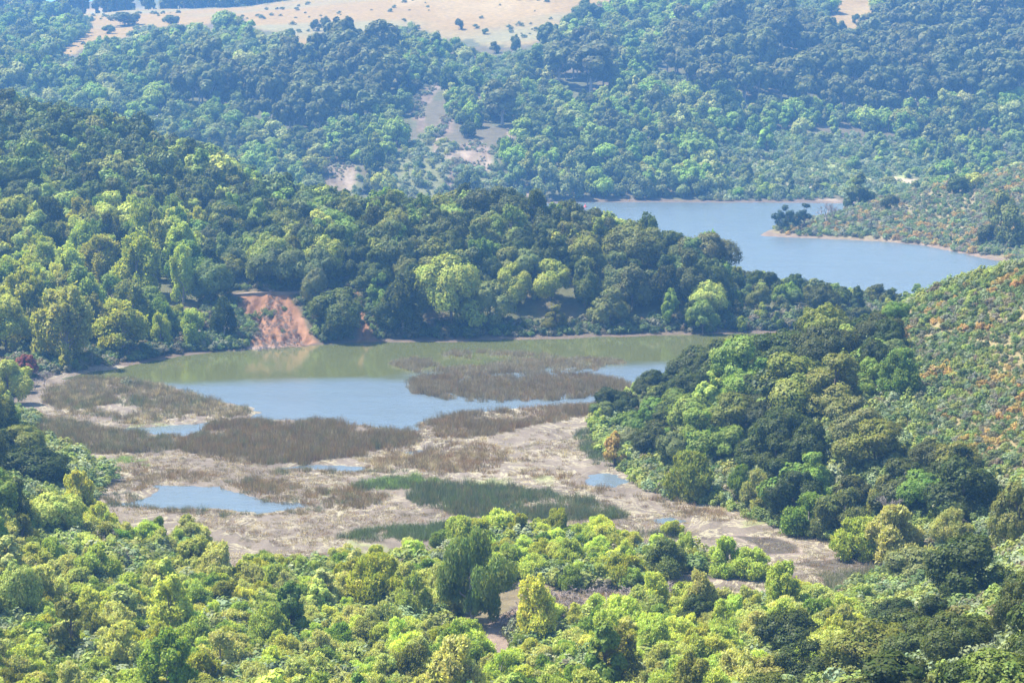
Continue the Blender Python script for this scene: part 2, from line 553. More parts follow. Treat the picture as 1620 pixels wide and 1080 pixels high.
# strip of bare shore round the water
w = wet(GX, GY)
shore_m = np.clip(1 - (GZ - 0.25 + 0.35 * n2) / 0.8, 0, 1) * (GY > 470)
col = blend(col, shore_m * 0.9, (0.11, 0.082, 0.062))
# far spur scrub ground
SPUR_P = [(1195, 380), (1203, 366), (1260, 352), (1330, 332), (1400, 312), (1480, 290), (1560, 274), (1640, 255), (1720, 250), (1720, 440), (1600, 425), (1460, 396)]
msp = inside(SPUR_P, GPX, GPY) & (GY > 690) & (GY < 930)
col = blend(col, msp * (1 - shore_m) * 0.9, (0.20, 0.165, 0.085))
col = blend(col, msp * shore_m * 0.9, (0.17, 0.125, 0.09))
# near hill scrub ground
SCRUBN = [(1405, 540), (1395, 505), (1440, 486), (1480, 470), (1540, 452), (1620, 430), (1760, 395), (1760, 830), (1620, 770), (1560, 745), (1480, 720), (1445, 640), (1450, 560)]
mnh = inside(SCRUBN, GPX, GPY) & (GY > 290) & (GY < 470)
col = blend(col, mnh * 0.9, (0.21, 0.17, 0.085))
msl = ((GY > 500) & (GY < 575))
i = np.where(msl)[0]
k = np.maximum(sdist(SLIP, GPX[i], GPY[i]), sdist(SLIP2, GPX[i], GPY[i]))
kk = np.clip((k + n2[i] * 5) / 4 + 0.5, 0, 1)
ci = blend(col[i], kk, (0.18, 0.095, 0.052))
ci = blend(ci, kk * np.clip(fbm(GX[i] / 1.2, GY[i] / 5, 3) * 1.5, 0, .8), (0.25, 0.14, 0.085))
ci = blend(ci, kk * np.clip((546 - 0 - GPY[i]) / -8 + 0.2, 0, 0.8), (0.27, 0.215, 0.18))
col[i] = ci
# marsh plain
marsh = (np.clip(1 - (GZ - 0.35) / 0.5, 0, 1)) * (GY < 500) * (GY > 285) * (GPX < 1440) * (GPX > -200)
marsh = marsh * np.clip((940 + 40 * n1 - GPY) / 20, 0, 1)
col = blend(col, marsh, (0.36, 0.275, 0.235))
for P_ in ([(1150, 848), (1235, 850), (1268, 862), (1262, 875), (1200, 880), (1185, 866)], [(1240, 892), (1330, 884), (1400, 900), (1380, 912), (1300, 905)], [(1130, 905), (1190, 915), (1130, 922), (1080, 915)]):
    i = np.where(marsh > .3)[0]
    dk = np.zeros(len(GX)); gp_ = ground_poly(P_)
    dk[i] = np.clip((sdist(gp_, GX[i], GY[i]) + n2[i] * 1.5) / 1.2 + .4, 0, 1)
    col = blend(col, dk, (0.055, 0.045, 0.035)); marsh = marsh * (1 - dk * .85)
FG = (GY < 300) & (marsh < .5)
col = blend(col, FG * 0.8, (0.15, 0.12, 0.07))
CLEAR = [(770, 985), (860, 938), (1000, 940), (1100, 932), (1240, 925), (1250, 942), (1130, 950), (960, 957), (850, 978), (810, 1000), (800, 1060), (770, 1060)]
col = blend(col, inside(CLEAR, GPX, GPY) * 0.9 * (GY < 330), (0.20, 0.15, 0.12))

me = build_mesh('ground', np.stack([GX, GY, GZ], 1), quads=grid_quads(len(dd), len(az)))
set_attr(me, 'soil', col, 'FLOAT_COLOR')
set_attr(me, 'marsh', marsh)

m, nt, out = mat('ground_soil')
b = nt.nodes.new('ShaderNodeBsdfPrincipled'); b.inputs['Roughness'].default_value = 1.0; b.inputs['Specular IOR Level'].default_value = 0.1
geo = nt.nodes.new('ShaderNodeNewGeometry'); P = geo.outputs['Position']
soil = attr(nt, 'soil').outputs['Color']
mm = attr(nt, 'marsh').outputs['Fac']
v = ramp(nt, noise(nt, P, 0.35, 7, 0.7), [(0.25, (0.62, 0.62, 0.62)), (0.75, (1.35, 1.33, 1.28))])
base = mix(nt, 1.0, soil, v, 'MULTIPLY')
# marsh mud: mottled grey pink, straw patches, cream crust in winding lines
mpn = nt.nodes.new('ShaderNodeMapping'); mpn.inputs['Scale'].default_value = (0.55, 0.35, 1); nt.links.new(P, mpn.inputs[0])
Q = mpn.outputs[0]
mud = ramp(nt, noise(nt, Q, 0.16, 8, 0.72, 1.2), [(0.30, (0.07, 0.054, 0.04)), (0.43, (0.125, 0.10, 0.074)), (0.58, (0.168, 0.137, 0.104)), (0.72, (0.23, 0.185, 0.13))])
fine = ramp(nt, noise(nt, P, 3.5, 3, 0.7), [(0.3, (0.72, 0.72, 0.72)), (0.7, (1.2, 1.2, 1.2))])
mud = mix(nt, 1.0, mud, fine, 'MULTIPLY')
ln = noise(nt, Q, 0.22, 6, 0.65, 2.5)
line = mth(nt, 'SUBTRACT', 1.0, mth(nt, 'MULTIPLY', mth(nt, 'ABSOLUTE', mth(nt, 'SUBTRACT', ln, 0.53)), 30.0), clamp=True)
patch = ramp(nt, noise(nt, Q, 0.05, 3), [(0.42, (0, 0, 0)), (0.52, (1, 1, 1))])
lp = mth(nt, 'MULTIPLY', line, patch)
mud = mix(nt, mth(nt, 'MULTIPLY', lp, 0.6), mud, (0.40, 0.36, 0.22))
gr = ramp(nt, noise(nt, Q, 0.12, 5, 0.6, 0.5), [(0.62, (0, 0, 0)), (0.68, (1, 1, 1))])
mud = mix(nt, mth(nt, 'MULTIPLY', gr, 0.45), mud, (0.22, 0.26, 0.08))
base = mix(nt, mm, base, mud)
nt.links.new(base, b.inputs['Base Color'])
bp = nt.nodes.new('ShaderNodeBump'); bp.inputs['Distance'].default_value = 0.35; bp.inputs['Strength'].default_value = 0.7
nt.links.new(noise(nt, P, 1.3, 5, 0.7), bp.inputs['Height']); nt.links.new(bp.outputs[0], b.inputs['Normal'])
nt.links.new(b.outputs[0], out.inputs[0])
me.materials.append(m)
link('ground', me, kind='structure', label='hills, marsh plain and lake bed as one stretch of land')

# ------------------------------------------------------------------ water
wa = np.radians(np.linspace(-40, 40, 200)); wd = np.concatenate([np.linspace(250, 620, 260), np.linspace(624, 1010, 90)])
WA, WD_ = np.meshgrid(wa, wd)
WX = (WD_ * np.tan(WA)).ravel(); WY = WD_.ravel()
me = build_mesh('lake_water', np.stack([WX, WY, 0 * WX], 1), quads=grid_quads(len(wd), len(wa)))
CALM = ground_poly([(0, 560), (0, 602), (150, 605), (300, 607), (420, 604), (560, 600), (640, 602), (700, 588), (960, 578), (1060, 574), (1180, 572), (1300, 560), (1300, 500), (800, 500), (0, 520)])
CHAN = ground_poly([(160, 660), (290, 668), (255, 676), (170, 679)])
ruf = np.clip(0.5 - np.maximum(sdist(CALM, WX + fbm(WX / 20, WY / 6, 3) * 6, WY + fbm(WX / 30, WY / 9, 3) * 5), sdist(CHAN, WX, WY)) / 12.0, 0, 1)
ruf = np.where(WY > 600, 0.9, ruf)
set_attr(me, 'ruffle', ruf)
m, nt, out = mat('lake_water')
geo = nt.nodes.new('ShaderNodeNewGeometry'); P = geo.outputs['Position']
rf = attr(nt, 'ruffle').outputs['Fac']
mp = nt.nodes.new('ShaderNodeMapping'); mp.inputs['Scale'].default_value = (0.7, 1.0, 1); mp.inputs['Rotation'].default_value = (0, 0, 0.3); nt.links.new(P, mp.inputs[0])
wv = noise(nt, mp.outputs[0], 0.55, 5, 0.72)
mp2 = nt.nodes.new('ShaderNodeMapping'); mp2.inputs['Scale'].default_value = (0.03, 0.16, 1); nt.links.new(P, mp2.inputs[0])
streak = noise(nt, mp2.outputs[0], 1.0, 5, 0.6)
st = ramp(nt, streak, [(0.35, (0.25, 0.25, 0.25)), (0.65, (1, 1, 1))])
amp = mth(nt, 'MULTIPLY', mth(nt, 'ADD', mth(nt, 'MULTIPLY', rf, 0.85), 0.04), st)
bp = nt.nodes.new('ShaderNodeBump'); bp.inputs['Distance'].default_value = 0.5
nt.links.new(amp, bp.inputs['Strength']); nt.links.new(wv, bp.inputs['Height'])
b = nt.nodes.new('ShaderNodeBsdfPrincipled')
b.inputs['IOR'].default_value = 1.33
wc = mix(nt, rf, (0.085, 0.092, 0.026), (0.085, 0.115, 0.14))
wc = mix(nt, mth(nt, 'MULTIPLY', noise(nt, mp2.outputs[0], 2.2, 4), 0.35), wc, (0.10, 0.10, 0.05))
nt.links.new(wc, b.inputs['Base Color'])
nt.links.new(mth(nt, 'ADD', mth(nt, 'MULTIPLY', rf, 0.22), 0.05), b.inputs['Roughness'])
nt.links.new(bp.outputs[0], b.inputs['Normal'])
nt.links.new(b.outputs[0], out.inputs[0])
me.materials.append(m)
link('lake_water', me, kind='structure', label='water of the reservoir, the near lake and the marsh pools')

# ------------------------------------------------------------------ plant meshes
def tube(path, radii, n=6):
    """verts, faces of a tapered tube along a path"""
    vs, fs = [], []
    path = [Vector(p) for p in path]
    for i, p in enumerate(path):
        d = (path[min(i + 1, len(path) - 1)] - path[max(i - 1, 0)]).normalized()
        q = d.to_track_quat('Z', 'Y')
        for k in range(n):
            a = 2 * math.pi * k / n
            vs.append(p + q @ Vector((math.cos(a) * radii[i], math.sin(a) * radii[i], 0)))
    for i in range(len(path) - 1):
        for k in range(n):
            a = i * n + k; b_ = i * n + (k + 1) % n
            fs.append((a, b_, b_ + n, a + n))
    return vs, fs


def join_tubes(tubes):
    vs, fs = [], []
    for v, f in tubes:
        o = len(vs)
        vs += v; fs += [tuple(i + o for i in q) for q in f]
    return vs, fs


def unit(v):
    return v / (np.linalg.norm(v, axis=-1, keepdims=True) + 1e-9)


def cards(r, p, n, size, elong, along=None, hvar=0.012):
    """leaf clumps as little kite-shaped faces. p centres, n normals"""
    N = len(p)
    t = unit(np.cross(n, unit(r.normal(size=(N, 3)))))
    if along is not None:
        t = unit(along - n * (along * n).sum(1, keepdims=True) * 0.8 + r.normal(size=(N, 3)) * 0.25)
    bt = unit(np.cross(n, t))
    s = size * r.uniform(0.6, 1.35, (N, 1))
    a = t * s * elong * 0.5; c = bt * s * 0.5
    k = r.uniform(-.3, .3, (N, 1))
    v = np.stack([p - a, p + c + a * k, p + a, p - c + a * k], 1)
    return v.reshape(-1, 3)


def leafy(name, seed, Hh, Rr, profile, n_lobes, n_puffs, N, size, elong=1.3, z0=0.0, lobe_r=0.42, puff_r=0.5, up=0.0, droop=0.0, flat=1.0, stray=0.12, out_k=0.62, material=None, vspike=0.0):
    r = np.random.default_rng(seed)
    h = r.uniform(0.02, 1, n_lobes) ** 0.85
    h[0] = 0.93
    ang = np.cumsum(np.full(n_lobes, 2.4)) + r.uniform(-.5, .5, n_lobes)
    pr = np.array([profile(x) for x in h])
    rad = pr * Rr * out_k * r.uniform(0.75, 1.12, n_lobes)
    rad[0] *= .4
    lr = Rr * lobe_r * r.uniform(0.75, 1.25, n_lobes) * (0.45 + 0.6 * pr)
    lc = np.stack([np.cos(ang) * rad, np.sin(ang) * rad, z0 + h * (Hh - z0) - lr * 0.75 * (h > .5)], 1)
    lc[:, 2] = np.maximum(lc[:, 2], z0 + lr * .35)
    pc, prr = [], []
    for i in range(n_lobes):
        d = unit(r.normal(size=(n_puffs, 3)) + np.array([0, 0, 0.35]))
        d = unit(d + unit(np.array([[lc[i, 0], lc[i, 1], 0.0]])) * 0.4)
        pc.append(lc[i] + d * lr[i] * r.uniform(0.6, .92, (n_puffs, 1)) * np.array([1, 1, flat]))
        prr.append(lr[i] * puff_r * r.uniform(0.7, 1.35, n_puffs))
    pc = np.concatenate(pc); prr = np.concatenate(prr); plc = np.repeat(lc, n_puffs, 0)
    cen = np.array([0, 0, (Hh + z0) * .45])
    pv = r.uniform(0.86, 1.14, len(pc)); ph = r.normal(0, 0.008, len(pc))
    P_, Nn, LV, HV = [], [], [], []
    got = 0
    while got < N:
        k = r.choice(len(pc), N, p=prr ** 2 / (prr ** 2).sum())
        d = unit(r.normal(size=(N, 3)) + np.array([0, 0, 0.25]))
        q = pc[k] + d * prr[k][:, None] * (1 + r.normal(0, stray, (N, 1))) * np.array([1, 1, 1 + vspike])
        keep = np.ones(N, bool)
        for j in range(0, len(pc), 40):
            dist = np.linalg.norm(q[:, None] - pc[None, j:j + 40], axis=2) / prr[None, j:j + 40]
            keep &= ~(dist < 0.72).any(1)
        keep &= q[:, 2] > z0 * 0.8 + 0.05
        if droop:
            dr = r.uniform(0, 1, N) ** 1.3 * droop * np.clip(q[:, 2] / Hh, .2, 1)
            q[:, 2] -= dr
            keep &= q[:, 2] > 0.4
        P_.append(q[keep]); Nn.append(unit(d[keep] * 0.55 + unit(q[keep] - plc[k][keep]) * 0.55 + unit(q[keep] - cen) * 0.2 + r.normal(size=(keep.sum(), 3)) * 0.30 + np.array([0, 0, 0.12])))
        LV.append(pv[k][keep] * r.uniform(0.8, 1.2, keep.sum())); HV.append(0.5 + ph[k][keep] + r.normal(0, 0.010, keep.sum()))
        got += keep.sum()
    P_ = np.concatenate(P_)[:N]; Nn = np.concatenate(Nn)[:N]; LV = np.concatenate(LV)[:N]; HV = np.concatenate(HV)[:N]
    along = None
    if up:
        along = unit(Nn * 0.6 + np.array([0, 0, 1.0]) * up)
        Nn = unit(np.cross(along, unit(r.normal(size=Nn.shape))) * 0.6 + Nn * 0.6)
    if droop:
        along = np.tile(np.array([[0, 0, -1.0]]), (len(P_), 1)); Nn = unit(Nn * np.array([1, 1, .3]))
    V = cards(r, P_, Nn, size, elong, along)
    me = build_mesh(name, V, quads=np.arange(len(V)).reshape(-1, 4), mats=[material or M_LEAF], smooth=False)
    set_attr(me, 'lv', LV, 'FLOAT', 'FACE'); set_attr(me, 'hv', HV, 'FLOAT', 'FACE')
    # trunk and limbs
    tb = []
    tr = max(0.06, Hh * 0.022)
    lean = r.uniform(-.06, .06, 2) * Hh
    top = Vector((lean[0], lean[1], Hh * 0.72))
    tb.append(tube([(0, 0, -0.6), (lean[0] * .2, lean[1] * .2, Hh * .2), (lean[0] * .6, lean[1] * .6, Hh * .45), top], [tr * 1.3, tr, tr * .7, tr * .25], 6))
    for i in range(min(n_lobes, 9)):
        s = Vector((lean[0] * .4, lean[1] * .4, max(Hh * .12, min(lc[i, 2] * .55, Hh * .5))))
        e = Vector(lc[i]); mid = s.lerp(e, 0.5) + Vector((0, 0, -0.05 * Hh + 0.1))
        tb.append(tube([s, mid, e], [tr * .55, tr * .38, tr * .14], 5))
    tv, tf = join_tubes(tb)
    return me, tv, tf


def trunk_mesh(name, tv, tf, material):
    me = bpy.data.meshes.new(name)
    me.from_pydata([tuple(v) for v in tv], [], tf)
    me.materials.append(material)
    me.polygons.foreach_set('use_smooth', np.ones(len(me.polygons), bool))
    return me


def whole_mesh(name, crown, tv, tf, bark):
    """crown and trunk in one mesh, for trees too far away to show their parts"""
    n = len(crown.vertices)
    co = np.empty(n * 3, np.float32); crown.vertices.foreach_get('co', co); co = co.reshape(-1, 3)
    q = np.concatenate([np.arange(n).reshape(-1, 4), np.array(tf, int) + n])
    V = np.concatenate([co, np.array([tuple(v) for v in tv], np.float32)])
    me = build_mesh(name, V, quads=q, mats=[crown.materials[0], bark], smooth=False)
    nf = n // 4
    for a in ('lv', 'hv'):
        buf = np.empty(nf, np.float32); crown.attributes[a].data.foreach_get('value', buf)
        set_attr(me, a, np.concatenate([buf, np.full(len(tf), 1.0 if a == 'lv' else .5)]), 'FLOAT', 'FACE')
    mi = np.zeros(len(q), np.int32); mi[nf:] = 1
    me.polygons.foreach_set('material_index', mi)
    return me


def whole_of(key):
    q = PROTO[key]
    if 'whole' not in q:
        q['whole'] = whole_mesh(q['nm'] + '_whole', q['crown'], q['tv'], q['tf'], q['bark'])
    return q['whole']


dome = lambda h: math.sqrt(max(0.0, 1 - ((h - 0.38) / 0.64) ** 2)) if h > .38 else 0.72 + 0.28 * h / .38
bush = lambda h: math.sqrt(max(0.0, 1 - ((h - 0.3) / 0.72) ** 2)) if h > .3 else 0.85 + 0.15 * h / .3
cone = lambda h: (0.75 + 0.25 * h / .28) if h < .28 else max(0.05, (1 - (h - .28) / .76)) ** 0.62
col_ = lambda h: 0.8 if h < .15 else max(.12, (1 - max(0, h - .35) / .8)) ** .5
euc = lambda h: 0.55 + 0.45 * math.sin(min(1, h) * math.pi * 0.85)

# kind: (height, radius, crown arguments, number of variants, bark)
SPEC = {
    'oak_tree': (9.0, 5.0, dict(profile=dome, n_lobes=13, n_puffs=20, z0=0.5, lobe_r=0.43, puff_r=0.30, stray=.22, size=0.25, material=M_SHINY, flat=.85), 5, M_BARK),
    'bay_tree': (11.0, 4.2, dict(profile=cone, n_lobes=15, n_puffs=18, z0=0.4, lobe_r=0.46, puff_r=0.29, stray=.25, size=0.26, material=M_LEAF), 5, M_BARK),
    'maple_tree': (11.0, 4.0, dict(profile=col_, n_lobes=17, n_puffs=15, z0=0.6, lobe_r=0.38, puff_r=0.30, size=0.30, elong=1.7, up=.7, vspike=.8, material=M_WILLOW, stray=.3), 5, M_PALEBARK),
    'willow_tree': (6.0, 3.2, dict(profile=dome, n_lobes=12, n_puffs=20, z0=0.1, lobe_r=0.44, puff_r=0.26, size=0.17, elong=2.3, up=.8, material=M_WILLOW, stray=.42), 6, M_PALEBARK),
    'willow_shrub': (4.2, 2.9, dict(profile=bush, n_lobes=12, n_puffs=20, z0=0.0, lobe_r=0.45, puff_r=0.26, size=0.16, elong=2.4, up=.9, material=M_WILLOW, stray=.45), 5, M_PALEBARK),
    'eucalyptus_tree': (20.0, 6.0, dict(profile=euc, n_lobes=17, n_puffs=6, z0=7.0, lobe_r=0.30, puff_r=0.55, size=0.62, elong=1.5, material=M_LEAF, stray=.25, out_k=.75), 4, M_PALEBARK),
    'windbreak_tree': (16.0, 4.2, dict(profile=col_, n_lobes=20, n_puffs=6, z0=.8, lobe_r=0.34, puff_r=0.5, size=0.5, elong=1.4, material=M_LEAF, stray=.3), 3, M_BARK),
    'alder_tree': (9.0, 3.0, dict(profile=cone, n_lobes=15, n_puffs=6, z0=0.4, lobe_r=0.40, puff_r=0.45, size=0.34, elong=1.3, material=M_LEAF), 4, M_BARK),
}
COUNT = {'oak_tree': (19000, 3600), 'bay_tree': (15000, 3200), 'maple_tree': (11000, 3000), 'willow_tree': (15000, 2500), 'willow_shrub': (13000, 2200), 'eucalyptus_tree': (7500, 4200), 'windbreak_tree': (4000, 3600), 'alder_tree': (5500, 2400)}
PROTO = {}
for kname, (Hh, Rr, kw, nv, bark) in SPEC.items():
    for far in (0, 1):
        for i in range(nv):
            k2 = dict(kw)
            N = COUNT[kname][far]
            if far:
                k2['size'] = kw['size'] * 2.1
            nm = kname.replace('_tree', '').replace('_shrub', '')
            cr, tv, tf = leafy(nm + '_crown', 100 + i * 13 + hash(len(kname)) % 7 + int(Hh * 10), Hh, Rr, N=N, **k2)
            PROTO[(kname, far, i)] = dict(crown=cr, trunk=trunk_mesh(nm + '_trunk', tv, tf, bark), nm=nm, tv=tv, tf=tf, bark=bark)


def blades(name, seed, n, hgt, rad, wid, lean=0.25, material=None):
    r = np.random.default_rng(seed)
    a = r.uniform(0, 2 * math.pi, n); q = rad * np.sqrt(r.uniform(0, 1, n))
    b0 = np.stack([np.cos(a) * q, np.sin(a) * q, np.full(n, -0.1)], 1)
    d = unit(np.concatenate([r.normal(0, lean, (n, 2)), np.ones((n, 1))], 1))
    hh = hgt * r.uniform(0.55, 1.15, (n, 1))
    th = r.uniform(0, math.pi, n); s = np.stack([np.cos(th), np.sin(th), 0 * th], 1) * wid * .5
    V = np.stack([b0 - s, b0 + s, b0 + d * hh + s * .25, b0 + d * hh - s * .25], 1).reshape(-1, 3)
    me = build_mesh(name, V, quads=np.arange(len(V)).reshape(-1, 4), mats=[material or M_REED], smooth=False)
    set_attr(me, 'lv', r.uniform(0.6, 1.4, n), 'FLOAT', 'FACE'); set_attr(me, 'hv', 0.5 + r.normal(0, .012, n), 'FLOAT', 'FACE')
    return me


REEDS = [blades('reed_clump', 500 + i, 46, 1.5, 0.75, 0.055) for i in range(5)]
GRASSES = [blades('grass_clump', 520 + i, 40, 0.5, 0.7, 0.06, .5) for i in range(3)]
SHRUBS = [leafy('scrub_crown', 540 + i, 1.5, 1.15, bush, 7, 5, 420, 0.19, elong=1.5, lobe_r=.45, puff_r=.5, stray=.2)[0] for i in range(5)]
BUSHES = [leafy('bush_crown', 560 + i, 2.6, 2.0, bush, 10, 6, 1700, 0.21, elong=1.4, lobe_r=.42, puff_r=.48, stray=.2) for i in range(4)]


def skeleton_tree(name, seed, Hh, spread=0.6, levels=4, material=None, kids=4):
    r = random.Random(seed); tb = []

    def grow(p, d, L, rad, lev):
        q = p + d * L * .5 + Vector((r.uniform(-1, 1), r.uniform(-1, 1), 0)) * L * .06
        e = p + d * L
        tb.append(tube([p, q, e], [rad, rad * .8, rad * .5], 5 if lev < 2 else 3))
        if lev >= levels:
            return
        for _ in range(kids):
            nd = (d + Vector((r.uniform(-1, 1), r.uniform(-1, 1), r.uniform(-.2, .8))) * spread).normalized()
            grow(p.lerp(e, r.uniform(.45, 1)), nd, L * r.uniform(.5, .78), max(.02, rad * .5), lev + 1)
    grow(Vector((0, 0, -.3)), Vector((0, 0, 1)), Hh * .38, Hh * .02, 0)
    tv, tf = join_tubes(tb)
    return trunk_mesh(name, tv, tf, material or M_DEAD)


SKEL = [skeleton_tree('bare_branches', 600 + i, 5.0) for i in range(3)]
BRUSH = [skeleton_tree('brush_twigs', 620 + i, 1.7, spread=1.3, levels=3, kids=4) for i in range(3)]

# ------------------------------------------------------------------ placing plants
placed = []    # dicts of every tree: kind, x, y, z, sx, sz, rot, tint, zone


def ground_at(px, py, ymin=120, ymax=2000):
    """the first point of the land met by the sight line through a photo pixel, beyond ymin"""
    a, b_, c = (float(v) for v in ray(px, py))
    ys = np.concatenate([np.arange(ymin, 700, 1.0), np.arange(700, ymax, 3.0)])
    ys = ys[(ys >= ymin) & (ys < ymax)]
    t = ys / b_
    X = a * t; Z = CAM_H + c * t
    g = height(X, ys)
    k = np.where(g >= Z)[0]
    if len(k) == 0:
        return None
    return float(X[k[0]]), float(ys[k[0]]), float(g[k[0]])


TINTS = {
    'oak': [(0.040, 0.066, 0.020), (0.050, 0.080, 0.024), (0.060, 0.092, 0.028), (0.055, 0.075, 0.032)],
    'olive': [(0.088, 0.105, 0.032), (0.078, 0.10, 0.034), (0.10, 0.11, 0.045)],
    'green': [(0.060, 0.110, 0.030), (0.072, 0.120, 0.036), (0.082, 0.13, 0.045)],
    'blue': [(0.060, 0.098, 0.050), (0.082, 0.115, 0.065), (0.072, 0.10, 0.058)],
    'fresh': [(0.115, 0.155, 0.045)],
    'lime': [(0.132, 0.19, 0.075), (0.122, 0.18, 0.066), (0.148, 0.19, 0.075)],
    'gold': [(0.135, 0.172, 0.042), (0.125, 0.155, 0.04)],
    'sage': [(0.150, 0.185, 0.115), (0.165, 0.20, 0.13), (0.135, 0.175, 0.105)],
    'grey': [(0.10, 0.115, 0.065), (0.11, 0.12, 0.075)],
    'euc': [(0.070, 0.074, 0.046), (0.080, 0.078, 0.050), (0.064, 0.076, 0.048), (0.09, 0.08, 0.055)],
}
LOOK = {'fresh': 'light green', 'oak': 'dark green', 'olive': 'olive green', 'green': 'fresh green', 'blue': 'dusty blue-green', 'lime': 'bright yellow-green', 'gold': 'golden green', 'sage': 'pale sage green', 'grey': 'dull grey-green', 'euc': 'brownish grey-green'}


def tint_of(name, r):
    t = np.array(TINTS[name][r.integers(len(TINTS[name]))]) * {'oak': 1.08, 'fresh': 1.7, 'olive': 1.5, 'green': 1.75, 'blue': 1.45, 'lime': 2.0, 'gold': 1.7, 'sage': 1.8, 'grey': 1.25, 'euc': 1.75}[name]
    t = t * np.array([1.33, 1.09, 0.52])
    t[0] = min(t[0], .96 * t[1])
    return t * r.uniform(0.80, 1.2) * r.uniform(0.95, 1.05, 3)


def pick(r, table):
    ks = list(table); p = np.array([table[k] for k in ks], float)
    return ks[r.choice(len(ks), p=p / p.sum())]


def place(kind, x, y, z, hgt, wid, tone, r, zone, hero=None, tint=None):
    Hh, Rr = SPEC[kind][0], SPEC[kind][1]
    placed.append(dict(kind=kind, x=x, y=y, z=z, h=hgt, w=wid, sz=hgt / Hh, sx=wid / (2 * Rr), rot=r.uniform(0, 6.28), tone=tone,
                       tint=tint_of(tone, r) * ((.95 if tone in ('sage', 'lime') else 1.3) if y > 950 and kind not in ('eucalyptus_tree', 'windbreak_tree') else 1.0) * (1.16 if zone == 'willow thicket' and tone != 'oak' else .78 if tone == 'oak' and y < 470 else .8 if zone == 'foreground oaks' else 1.0) if tint is None else np.array(tint), zone=zone, hero=hero))


